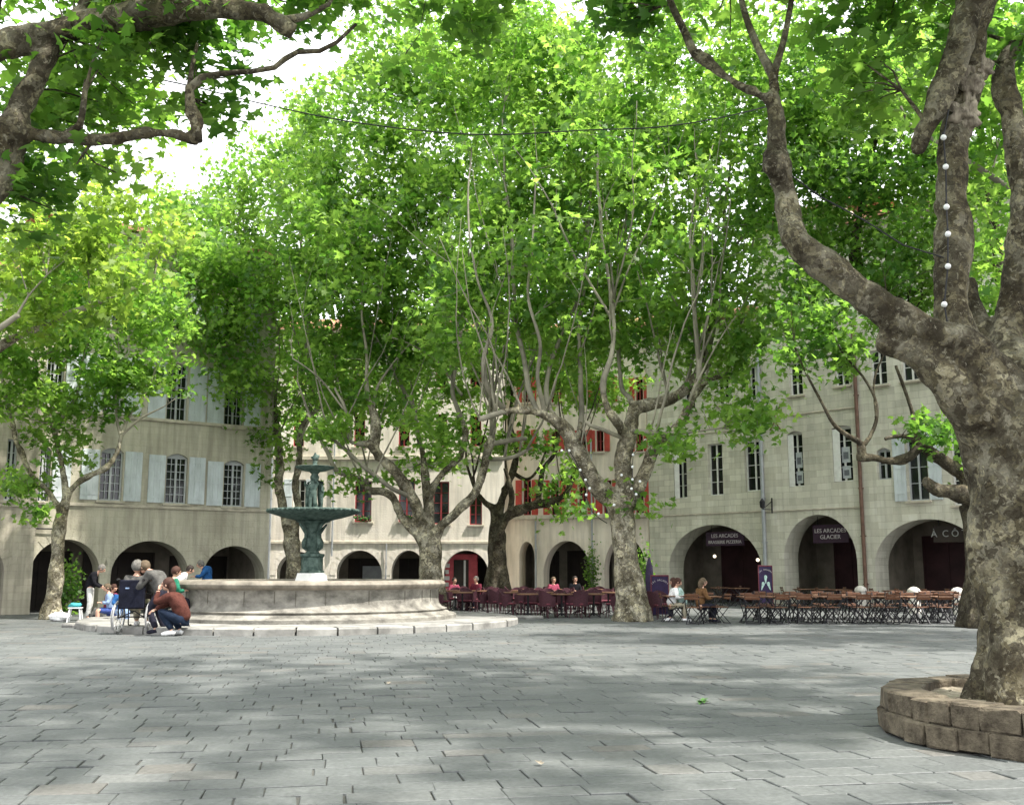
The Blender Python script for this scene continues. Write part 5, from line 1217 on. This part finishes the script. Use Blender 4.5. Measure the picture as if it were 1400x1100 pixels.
for (px, Y) in ((925, 31.2), (968, 30.6)):
    place('bt', wx(px, Y), Y, .05, 'square slatted table %s' % ('where two people sit together, just right of the big trunk' if px < 940 else 'beside the person in a brown jacket'), 'tables near the central trunk')
for (px, Y, rz, lb) in ((916, 31.1, math.pi / 2, 'folding chair under the person in the white and pink top'), (937, 31.4, -math.pi / 2, 'folding chair under the person in the pale mint shirt'), (958, 30.3, math.pi / 2 + .2, 'folding chair under the person in the brown jacket'),
                     (984, 30.2, -math.pi / 2 + .3, 'brown folding chair at the right side of the table by the brown jacket'), (972, 31.4, .1, 'brown folding chair behind the table by the brown jacket'), (950, 29.7, 2.7, 'brown folding chair nearest the camera, left of the gap in the terrace')):
    place('bc', wx(px, Y), Y, rz, lb, 'folding chairs near the central trunk')
for ti, (px, Y) in enumerate(((985, 46.2), (1012, 45.0), (1100, 42.6), (1125, 42.0), (1150, 41.2), (1225, 39.2), (1262, 38.4), (1300, 37.6))):
    n2 = V3((-dr.y, dr.x)); place('bt', wx(px, Y), Y, .1, 'square table by the right-hand arches, %s from the left' % ORD[ti], 'tables under the right-hand arches')
    for dx in (-.62, .62): place('bc', wx(px, Y) + dx, Y + rr.uniform(-.1, .1), math.copysign(math.pi / 2, -dx) * -1 * -1, 'folding chair at the %s end of the %s table by the right-hand arches' % ('left' if dx < 0 else 'right', ORD[ti]), 'chairs under the right-hand arches')
# left terrace, plum armchairs
for ri, (Y, pxs, rn) in enumerate(((34.0, (722, 768, 812), 'front'), (36.6, (632, 700, 745, 792, 832), 'second'), (39.4, (622, 655, 712, 756, 805), 'third'), (42.4, (620, 650, 722, 770, 816), 'fourth'))):
    for i, px in enumerate(pxs):
        x = wx(px, Y); place('rt', x, Y, rr.uniform(0, 1), 'round orange-brown table, %s from the left in the %s row of the plum terrace' % (ORD[i], rn), 'round tables on the plum terrace, %s row' % rn)
        for k in range(4 if i % 2 else 3):
            a = k * math.pi / 2 + rr.uniform(-.3, .3) + (.7 if i % 2 else 0); rad = .66
            place('ac', x + rad * math.cos(a), Y + rad * math.sin(a), a - math.pi / 2, 'plum armchair %s the %s table from left, %s row' % (SIDE[int(round((a % (2 * math.pi)) / (math.pi / 4))) % 8], ORD[i], rn), 'armchairs on the plum terrace, %s row' % rn)
for (px, Y) in ((893, 32.8), (905, 33.6)):
    place('ac', wx(px, Y), Y, 2.6 if px < 900 else .3, 'plum armchair %s' % ('just right of the big trunk, in front of the rolled parasol' if px < 900 else 'in front of the blank purple menu board'), 'armchairs right of the trunk')
place('rt', wx(893, 34.4), 34.4, 0, 'round table right of the big trunk beside the rolled parasol', 'round tables right of the trunk')

# ------------------------------------------------------------------ lettering, signs, boards
def lettering(txt, size, m, parent, loc, name='lettering', rot=(math.pi / 2, 0, 0), ext=.006, arc=None):
    def one(t, al):
        cu = bpy.data.curves.new('t', 'FONT'); cu.body = t; cu.size = size; cu.extrude = ext; cu.align_x = al; cu.align_y = 'CENTER'
        o = bpy.data.objects.new('t', cu); C.objects.link(o); dg = bpy.context.evaluated_depsgraph_get(); dg.update()
        me = bpy.data.meshes.new_from_object(o.evaluated_get(dg)); bpy.data.objects.remove(o); bpy.data.curves.remove(cu); return me
    if arc is None: me = one(txt, 'CENTER')
    else:
        bm = bmesh.new(); n = len(txt)
        for i, ch in enumerate(txt):
            if ch == ' ': continue
            a = (i - (n - 1) / 2) * size * .72 / arc; m1 = one(ch, 'CENTER'); m1.transform(Matrix.Translation((arc * math.sin(a), arc * (math.cos(a) - 1), 0)) @ Matrix.Rotation(-a, 4, 'Z')); bm.from_mesh(m1); bpy.data.meshes.remove(m1)
        me = bpy.data.meshes.new(name); bm.to_mesh(me); bm.free()
    me.name = name; me.materials.clear(); me.materials.append(M[m]); o = bpy.data.objects.new(name, me); C.objects.link(o)
    o.parent = parent; o.location = loc; o.rotation_euler = rot; return o
def arch_sign(f, x0, x1, y0, y1, lines, label, dep=.45, bm_='signdark', lm='letter'):
    u0, vt = f.uv(x0, y0); u1, vb = f.uv(x1, y1); k = 1 + dep / 48; wd = (u1 - u0); h = vt - vb; uc = (u0 + u1) / 2
    pos = f.p0 + f.d * uc + f.n * dep + V3((0, 0, (vt + vb) / 2 + .0))
    t = thing('hanging_sign', label, 'sign', pos, f.a); q = MB(); q.box((0, 0, 0), (wd, .04, h), bev=.01); q.build('board', M[bm_], t)
    q = MB()
    for sx in (-.35, .35): q.tube([(wd * sx, 0, h / 2 - .01), (wd * sx, 0, h / 2 + .35)], .012, 6)
    q.build('hangers', M['iron'], t)
    for (tx, sz, oz) in lines: lettering(tx, sz, lm, t, (0, -.028, oz))
    return t
arch_sign(fR1, 957, 1010, 727, 745, [('LES ARCADES', .24, .13), ('BRASSERIE PIZZERIA', .20, -.15)], 'dark plum sign with two lines of pale letters hanging in the wide left-hand arch')
arch_sign(fR2, 1103, 1153, 717, 741, [('LES ARCADES', .24, .12), ('GLACIER', .24, -.14)], 'dark plum sign with pale letters hanging in the narrow arch between the pipes')
arch_sign(fR3, 1268, 1324, 718, 740, [('À  C Ô T É', .36, 0)], 'dark sign with wide-spaced grey letters hanging in the arch beside the foreground trunk', bm_='door', lm='letter_d')
def board(px, Y, wd, h, label, cones):
    t = thing('menu_board', label, 'sign', (wx(px, Y), Y, 0), rr.uniform(-.1, .1)); q = MB(); q.box((0, 0, h / 2 + .06), (wd, .04, h - .06), bev=.01); q.build('panel', M['purple'], t)
    q = MB(); q.box((0, .0, h + .02), (wd + .05, .07, .05), bev=.01)
    for sx in (-1, 1): q.box((sx * (wd / 2 + .013), 0, h / 2 + .02), (.026, .06, h)); q.box((sx * wd / 2, .12, .03), (.04, .42, .04))
    q.build('frame', M['plum2'], t)
    lettering('LES ARCADES', .075, 'letter', t, (0, -.026, h - .12), arc=.34)
    if cones:
        for (x, z, a) in ((0, .95, 0), (-.13, .70, .3), (.13, .70, -.3)):
            q = MB(); z += h - 1.45; R_ = Matrix.Rotation(a, 3, 'Y'); o_ = V3((x, -.03, z))
            q.add([o_ + R_ @ V3((-.05, 0, .05)), o_ + R_ @ V3((.05, 0, .05)), o_ + R_ @ V3((.012, 0, -.16)), o_ + R_ @ V3((-.012, 0, -.16)), o_ + R_ @ V3((-.05, .008, .05)), o_ + R_ @ V3((.05, .008, .05)), o_ + R_ @ V3((.012, .008, -.16)), o_ + R_ @ V3((-.012, .008, -.16))], [(0, 3, 2, 1), (0, 1, 5, 4), (1, 2, 6, 5), (3, 0, 4, 7), (2, 3, 7, 6)])
            q.ball(o_ + R_ @ V3((0, 0, .09)), .06, 10, 8, (1, .15, 1.3)); q.build('ice_cream_picture', M['mint'], t)
board(903, 33.9, .52, 1.28, 'purple menu board with an arc of small letters, right of the big trunk', False)
board(1048, 41.5, .52, 1.62, 'purple board with three mint ice cream pictures at the foot of the grey downpipe', True)
t = thing('rolled_parasol', 'rolled purple parasol standing right of the big trunk', 'parasol', (wx(889, 35.2), 35.2, 0))
q = MB(); q.tube([(0, 0, .0), (0, 0, 1.9)], .022, 8); q.build('pole', M['iron'], t)
q = MB(); q.lathe([(.04, .75), (.10, .8), (.12, 1.2), (.09, 1.6), (.03, 1.86)], 16, flute=6, fa=.18); q.build('canopy', M['purplec'], t, True)
q = MB(); q.lathe([(.26, 0), (.26, .05), (.06, .09), (.05, .2)], 16); q.build('base', M['iron'], t)
for (px, py, Yl, lb) in ((977, 760, 49.5, 'small lit white globe lamp in the middle of the widest left arch'), (1036, 765, 46.6, 'small lit globe lamp on the right jamb of the wide arch')):
    c = P(px, py, Yl); t = thing('globe_lamp', lb, 'lamp', c); q = MB(); q.ball((0, 0, 0), .075, 12, 8); q.build('globe', M['lit'], t, True)
    q = MB(); q.tube([(0, 0, .07), (0, 0, .16), (0, .12, .2)], .012, 6); q.build('bracket', M['iron'], t)
for i, (px, Y) in enumerate(((1178, 40.5), (1251, 37.5), (1311, 36.4))):
    t = thing('bollard', ('short pale stone bollard at the foot of the rusty downpipe', 'round-topped white stone bollard behind the folding chairs, middle of three', 'round-topped white stone bollard nearest the foreground trunk')[i], 'bollard', (wx(px, Y), Y, 0), 0, 'stone bollards by the right arcade')
    q = MB(); q.lathe([(.21, 0), (.20, .3), (.185, .62), (.19, .66)], 18, jit=.01); q.build('shaft', M['bollard'], t, True, 50)
    q = MB(); q.lathe([(.19, .66), (.225, .69), (.225, .74), (.19, .82), (.11, .88), (.01, .90)], 18, jit=.01); q.build('cap', M['bollard'], t, True, 50)
# climbing plant on the pier
def bush(name, label, cat, c, rad, n, seed, lm='leaf_d', size=.13):
    t = thing(name, label, cat, (c[0], c[1], 0)); rg = np.random.default_rng(seed); p = rg.normal(size=(n, 3)) * np.array(rad) * .5 + np.array((0, 0, c[2])); p[:, 2] = np.clip(p[:, 2], .05, None)
    make_leaves('foliage', p, size, M[lm], t, LEAF_FAR, seed, .9)
    q = MB(); 
    for k in range(5): q.tube([(0, 0, 0), (rg.normal() * rad[0] * .2, 0, c[2] * .6), (rg.normal() * rad[0] * .4, 0, c[2] + rad[2] * .5)], [.03, .02, .008], 5)
    q.build('stems', M['twig'], t); return t
bush('climbing_plant', 'green climber on the pier between the arches of the red-shuttered house', 'plant', (wx(810, 50.7), 50.9, 1.3), (.35, .2, 1.3), 500, 3)
bush('potted_plant', 'dark shrub just behind the slender left tree under the arcade', 'plant', (wx(92, 36.2), 36.2, .9), (.4, .35, .9), 500, 4)
bush('potted_plant', 'low green shrub beside the arcade pier right of the big trunk', 'plant', (wx(881, 40), 40, 1.2), (.4, .3, 1.2), 450, 5)

# ------------------------------------------------------------------ cables and bulbs
def cat_pts(ps, Y, n=40):
    a, _ = catmull([P(x, y, Y if len(p_) < 3 else p_[2]) for p_ in ps for x, y in [p_[:2]]], [1] * len(ps), .25); return a
t = thing('overhead_cable', 'thin black cable sagging across the square high between the trees', 'cable', (0, 0, 0))
q = MB(); q.tube(cat_pts([(150, 95, 9.5), (262, 118, 10), (350, 140), (470, 165), (600, 181), (690, 184), (800, 178), (900, 174), (980, 162), (1064, 142, 10.0)], 11), .0075, 5); q.build('cable', M['iron'], t)
t = thing('overhead_cable', 'short black cable running down right from the knobbly limb of the foreground tree', 'cable', (0, 0, 0))
q = MB(); q.tube(cat_pts([(1075, 235, 9.9), (1120, 268), (1180, 300), (1235, 335), (1290, 352)], 10), .008, 5); q.build('cable', M['iron'], t)
t = thing('bulb_string', 'six white globe bulbs strung down the upright limb of the foreground tree', 'string light', (0, 0, 0))
bp_ = [(1290, 188), (1293, 228), (1294, 283), (1296, 320), (1296, 364), (1291, 416)]
q = MB(); q.tube(cat_pts([(1297, 150)] + bp_ + [(1300, 470), (1325, 520, 9.75), (1350, 548, 9.6)], 9.86), .008, 5); q.build('cable', M['iron'], t)
for (x, y) in bp_:
    c = P(x, y, 9.83); q = MB(); q.ball(c, .029, 12, 10); bo = q.build('bulb', M['bulb'], t, True)
    q = MB(); q.tube([c + V3((0, 0, .022)), c + V3((0, .0, .055))], .013, 8); q.build('socket', M['iron'], bo)
t = thing('bulb_string', 'many small white bulbs strung over the central plane trunk and its limbs', 'string light', (0, 0, 0))
raw = [(690, 300), (745, 300), (825, 443), (865, 515), (895, 578), (870, 625), (1215, 330), (1210, 420), (1265, 527), (1210, 512), (1203, 580), (1237, 622), (1320, 178), (1305, 222), (1130, 480), (960, 765), (1075, 700)]
bb = [(640 + x / 5.385, 560 + y / 5.385) for x, y in raw]
q = MB(); q.tube(cat_pts(bb[:6] + [(810, 700), (830, 715)], 31.0), .012, 4); q.tube(cat_pts([bb[12], bb[13], bb[6], bb[7], bb[9], bb[10], bb[11], (868, 690)], 31.0), .012, 4); q.build('cable', M['iron'], t)
for (x, y) in bb:
    q = MB(); q.ball(P(x, y, 30.95), .042, 8, 6); q.build('bulb', M['bulb'], t, True)

# ------------------------------------------------------------------ people by the fountain
PI = math.pi
def gy(y): return G(700, y).y
# standing man, bowed
J = std(); J.update(che=(0, -.06, 1.30), nek=(0, -.17, 1.41), hea=(0, -.27, 1.50), shL=(.165, -.10, 1.35), shR=(-.165, -.10, 1.35), elL=(.22, -.12, 1.08), elR=(-.22, -.12, 1.08), wrL=(.16, -.34, .98), wrR=(-.16, -.32, .96))
person('elderly man standing bowed in black jacket and pale trousers by the slim left tree', (wx(121, 31.8), 31.8, 0), PI / 2 + .25, J, 1.0, 'black', 'lgrey', 'hair_g', 'dark', head_pitch=.6)
J = sit(.25); person('small seated person in blue and white, between the standing man and wheelchair', (wx(152, 30.6), 30.6, -.10), -PI / 2 + .5, J, .92, 'ltblue', 'blue', 'hair_b', 'pink', barelegs=True, head_pitch=.3)
J = sit(.3); person('seated person in maroon just behind the one in blue, left of the wheelchair', (wx(146, 31.6), 31.6, -.10), 1.2, J, .9, 'maroon', 'dark', 'hair_r', 'dark', head_pitch=.4)
J = sit(.15); person('person in bright blue mostly hidden behind the left wheel of the wheelchair', (wx(163, 29.5), 29.5, -.08), .6, J, .9, 'cobalt', 'ltblue', 'hair_g', 'wht', head_pitch=.3)
# wheelchair
WS = 1.27; WY = gy(866)
wc = thing('wheelchair', 'navy wheelchair with large pale wheels seen from behind, by the fountain step', 'wheelchair', (wx(183, WY), WY, 0), PI, None, WS)
for sx in (-1, 1):
    t = bpy.data.objects.new('wheel', None)
    q = MB(); n = 36; x = sx * .30; cz = .305
    ring = lambda R_, tr, xx: q.tube([(xx, R_ * math.cos(2 * PI * k / n), cz + R_ * math.sin(2 * PI * k / n)) for k in range(n + 1)], tr, 7, cap=False)
    ring(.29, .018, x + sx * .0); wo_ = q.build('wheel', M['tyre'], wc, True)
    q = MB(); ring(.265, .010, x); q.build('rim', M['chrome'], wo_, True)
    q = MB(); ring(.25, .009, x + sx * .045); q.build('hand_rim', M['chrome'], wo_, True)
    q = MB()
    for k in range(18):
        a = 2 * PI * k / 18; q.tube([(x + (.012 if k % 2 else -.012), .02 * math.cos(a + .5), cz + .02 * math.sin(a + .5)), (x, .262 * math.cos(a), cz + .262 * math.sin(a))], .0035, 4)
    q.tube([(x - .03, 0, cz), (x + .03, 0, cz)], .028, 10); q.build('spokes', M['chrome'], wo_)
    q = MB(); y0 = -.42; q.tube([(sx * .22, y0 + .07 * math.cos(2 * PI * k / 16), .08 + .065 * math.sin(2 * PI * k / 16)) for k in range(17)], .014, 6, cap=False); q.build('caster', M['rubber'], wc, True)
q = MB()
for sx in (-1, 1):
    x = sx * .235
    q.tube([(x, .20, .30), (x, .20, .98), (x, .30, .99)], .013, 8); q.tube([(x, .2, .52), (x, -.3, .52), (x, -.34, .16), (x, -.42, .12)], .012, 8); q.tube([(x, .20, .72), (x, -.12, .72), (x, -.14, .52)], .012, 8); q.tube([(x, .2, .30), (x, -.32, .30)], .012, 8)
q.tube([(-.235, .15, .30), (.235, -.1, .52)], .011, 8); q.tube([(.235, .15, .30), (-.235, -.1, .52)], .011, 8); q.tube([(-.26, 0, .305), (.26, 0, .305)], .012, 8); q.build('frame', M['iron'], wc, True)
q = MB(); q.box((0, .215, .72), (.47, .05, .52), bev=.02, j=.004); bk = q.build('backrest', M['navy'], wc)
q = MB(); q.box((.08, .243, .83), (.07, .006, .025)); q.build('label_tag', M['ltblue'], bk)
q = MB(); q.box((0, -.04, .52), (.45, .46, .05), bev=.02); q.build('seat', M['navy'], wc)
for sx in (-1, 1):
    q = MB(); q.tube([(sx * .235, .24, .987), (sx * .235, .34, .987)], .019, 8); q.build('handle', M['rubber'], wc); q = MB(); q.box((sx * .24, .02, .735), (.05, .28, .03), bev=.01); q.build('armrest', M['rubber'], wc)
    q = MB(); q.box((sx * .12, -.48, .12), (.15, .2, .02), bev=.005); q.build('footrest', M['iron'], wc)
J = sit(0); J = {k: (v[0], v[1], v[2] + .06) for k, v in J.items()}; J['anL'] = (.11, -.42, .20); J['anR'] = (-.11, -.42, .20); J['toL'] = (.12, -.56, .16); J['toR'] = (-.12, -.56, .16); J['hea'] = (0, -.0, 1.20); J['nek'] = (0, 0, 1.06)
person('grey-haired person sitting in the wheelchair, seen from behind', (wx(183, WY), WY, 0), PI, J, WS, 'grey', 'khaki', 'hair_g', 'white', head_pitch=.1)
J = std(); J.update(pel=(0, .10, .80), spi=(0, .02, .95), che=(0, -.12, 1.10), nek=(0, -.24, 1.20), hea=(0, -.36, 1.27), shL=(.17, -.13, 1.14), shR=(-.17, -.13, 1.14), elL=(.24, -.26, .90), elR=(-.24, -.24, .90), wrL=(.18, -.45, .80), wrR=(-.16, -.45, .80), hiL=(.1, .10, .76), hiR=(-.1, .10, .76), knL=(.13, -.10, .44), knR=(-.13, -.10, .44), anL=(.12, .08, .09), anR=(-.12, .08, .09), toL=(.13, -.08, .035), toR=(-.13, -.08, .035))
person('fair-haired person in a mottled grey jacket bending forward at the right of the wheelchair', (wx(214, 25.0), 25.0, 0), -PI / 2 - .35, J, 1.20, 'grey', 'dark', 'hair_b', 'dark', head_pitch=.3)
J = std(); J.update(pel=(0, .20, .30), spi=(0, .12, .47), che=(0, -.02, .66), nek=(0, -.12, .79), hea=(0, -.17, .92), shL=(.165, -.05, .72), shR=(-.165, -.05, .72), elL=(.17, -.33, .60), elR=(-.17, -.30, .56), wrL=(.05, -.32, .83), wrR=(-.02, -.42, .47), hiL=(.1, .18, .27), hiR=(-.1, .18, .27), knL=(.15, -.25, .47), knR=(-.14, -.22, .44), anL=(.12, .02, .09), anR=(-.12, .06, .09), toL=(.14, -.14, .035), toR=(-.14, -.10, .035))
person('crouching woman in brown sweater and jeans, hand at her mouth, beside the wheelchair', (wx(238, 24.4), 24.4, 0), -PI / 2 - .15, J, 1.22, 'brown', 'jean', 'hair_r', 'wht', long=True)
J = sit(.2); person('seated person in a green top mostly hidden behind the crouching woman', (wx(229, 27.6), 27.6, .17), 2.2, J, 1.08, 'green', 'dark', 'hair_r', 'dark', head_pitch=.3)
J = std(); J.update(che=(0, -.10, 1.24), nek=(0, -.22, 1.32), hea=(0, -.30, 1.43), shL=(.17, -.14, 1.28), shR=(-.17, -.14, 1.28), wrL=(.15, -.35, 1.0), wrR=(-.15, -.35, 1.0))
person('dark-haired person in a white shirt leaning at the left end of the fountain rim', (wx(242, 32.4), 32.4, 0), -PI / 2 + 3.6, J, 1.03, 'wht', 'dark', 'hair_d', 'dark', head_pitch=.4)
J = std(); J.update(che=(0, -.05, 1.28), nek=(0, -.14, 1.38), hea=(0, -.21, 1.50), wrL=(.15, -.35, 1.15), elL=(.22, -.15, 1.15))
person('grey-haired man in a bright blue jacket standing behind the left of the fountain', (wx(281, 35.6), 35.6, 0), -PI / 2 + .1, J, 1.10, 'cobalt', 'dark', 'hair_g', 'dark', head_pitch=.3)
# terrace guests
J = sit(.35, .12); person('person in a white and pink top leaning over a table, right of the big trunk', (wx(917, 31.1), 31.1, 0), PI / 2, J, .97, 'wht', 'khaki', 'hair_r', 'wht', long=True, head_pitch=.4)
J = sit(.45, .12); person('person in a pale mint shirt leaning in at the table, facing left', (wx(936, 31.3), 31.3, 0), -PI / 2, J, .97, 'mint', 'dark', 'hair_r', 'wht', head_pitch=.3)
J = sit(.2, .05); person('long-haired person in a brown jacket seated near the middle of the terrace', (wx(957, 30.4), 30.4, 0), PI / 2 + .3, J, .97, 'brownj', 'dark', 'hair_b', 'dark', long=True)
J = sit(.1); person('person in a pink top seated on the plum terrace in front of the second arch', (wx(756, 40.3), 40.3, 0), .4, J, .95, 'pink', 'dark', 'hair_b', 'dark')
J = sit(.1); person('grey-haired person seated on the plum terrace right of the pink shop', (wx(652, 40.4), 40.4, 0), -.6, J, .97, 'maroon', 'dark', 'hair_g', 'dark')
J = sit(.1); person('person in a vivid pink top seated in front of the pink shop', (wx(620, 40.6), 40.6, 0), .5, J, .93, 'pink', 'wht', 'hair_d', 'dark')
J = sit(.1); person('dark-haired person in black seated left of the big trunk on the plum terrace', (wx(786, 41.2), 41.2, 0), .2, J, .97, 'black', 'dark', 'hair_d', 'dark')
for (px, Y, rz, lb) in ((756, 40.5, .4, 'plum armchair under the person in the pink top'), (652, 40.6, -.6, 'plum armchair under the grey-haired person'), (620, 40.8, .5, 'plum armchair under the person in vivid pink'), (786, 41.4, .2, 'plum armchair under the person in black')):
    place('ac', wx(px, Y), Y, rz, lb, 'occupied plum armchairs')

# ------------------------------------------------------------------ small things by the group
t = thing('stool', 'white folding stool with a teal cloth on it, beside the slim left tree', 'stool', (wx(102, 30.8), 30.8, 0), .2)
q = MB(); q.box((0, 0, .40), (.36, .34, .03), bev=.01); q.build('seat', M['white'], t)
for sx in (-1, 1):
    for sy in (-1, 1): q = MB(); q.tube([(sx * .13, sy * .13, .40), (sx * .18, sy * .17, 0)], [.022, .018], 8); q.build('leg', M['white'], t)
q = MB(); q.ball((0, 0, 0), .17, 16, 10, (1.1, .9, .45), .5, 3); o = q.build('folded_cloth', M['teal'], None, True); o.location = (wx(102, 30.8), 30.8, .47); tag(o, 'rumpled teal cloth lying on the white stool', 'cloth')
q = MB(); q.ball((0, 0, .12), .24, 18, 12, (1.25, .8, .62), .6, 8); q.tube([(-.05, 0, .22), (0, .02, .33), (.07, 0, .25)], .012, 6); o = q.build('plastic_bag', M['wht'], None, True); o.location = (wx(82, 31.4), 31.4, 0); tag(o, 'slumped white bag on the ground at the foot of the slim left tree', 'bag')
t = thing('backpack', 'black and grey rucksack on the ground right of the standing man', 'bag', (wx(131, 31.0), 31.0, 0), .3)
q = MB(); q.ball((0, 0, .17), .19, 16, 12, (1, .7, 1.1), .3, 5); q.build('sack', M['grey'], t, True)
q = MB(); q.ball((0, -.10, .13), .11, 12, 8, (1, .6, .8), .3, 6); q.build('pocket', M['black'], t, True)
q = MB(); q.tube([(-.09, .10, .30), (-.12, .20, .2), (-.10, .12, .05)], .016, 6); q.tube([(.09, .10, .30), (.12, .20, .2), (.10, .12, .05)], .016, 6); q.build('straps', M['black'], t, True)
for i, (px, py, wd, lb) in enumerate(((112, 856, 1.0, 'flat pale stone slab left of the fountain step'), (722, 845, .95, 'flat pale stone slab touching the right end of the fountain step'))):
    c = G(px, py); q = MB(); q.lathe([(.5, -.02), (.52, .05), (.49, .085), (.01, .095)], 18, jit=.12); o = q.build('stone_slab', M['fstep'], None, True, 40); o.location = c; o.scale = (wd, wd * .8, 1); tag(o, lb, 'stone')
# fallen leaves
for i, (px, py, sz, lb, lm) in enumerate(((960, 959, .10, 'fresh green leaf sprig lying on the paving in front of the ring wall', 'leaf'), (736, 1043, .07, 'small dry leaf on the paving below the centre', 'cutwood'), (532, 933, .06, 'tiny dry leaf on the paving in front of the fountain', 'cutwood'), (1283, 905, .07, 'tiny dry leaf behind the ring wall', 'cutwood'), (482, 985, .06, 'tiny curled leaf left of the picture centre on the paving', 'cutwood'), (872, 902, .08, 'dark twig scrap on the paving in front of the big central trunk', 'twig'))):
    c = G(px, py, .012); q = MB(); rg = random.Random(i)
    for k in range(5 if i == 0 else 1):
        a = rg.uniform(0, 6.28); Rz = Matrix.Rotation(a, 3, 'Z') @ Matrix.Rotation(rg.uniform(-.5, .5), 3, 'X')
        vs = [Rz @ V3((x * sz, (y - .4) * sz + (sz * .5 if i == 0 else 0), .10 * sz + .35 * sz * abs(x))) for x, y in LEAF_NEAR]; b = len(q.v); q.add(vs, [tuple(range(len(vs)))])
    o = q.build('fallen_leaf', M['leaf_s'] if i == 0 else M[lm], None); o.location = c; tag(o, lb, 'leaf')
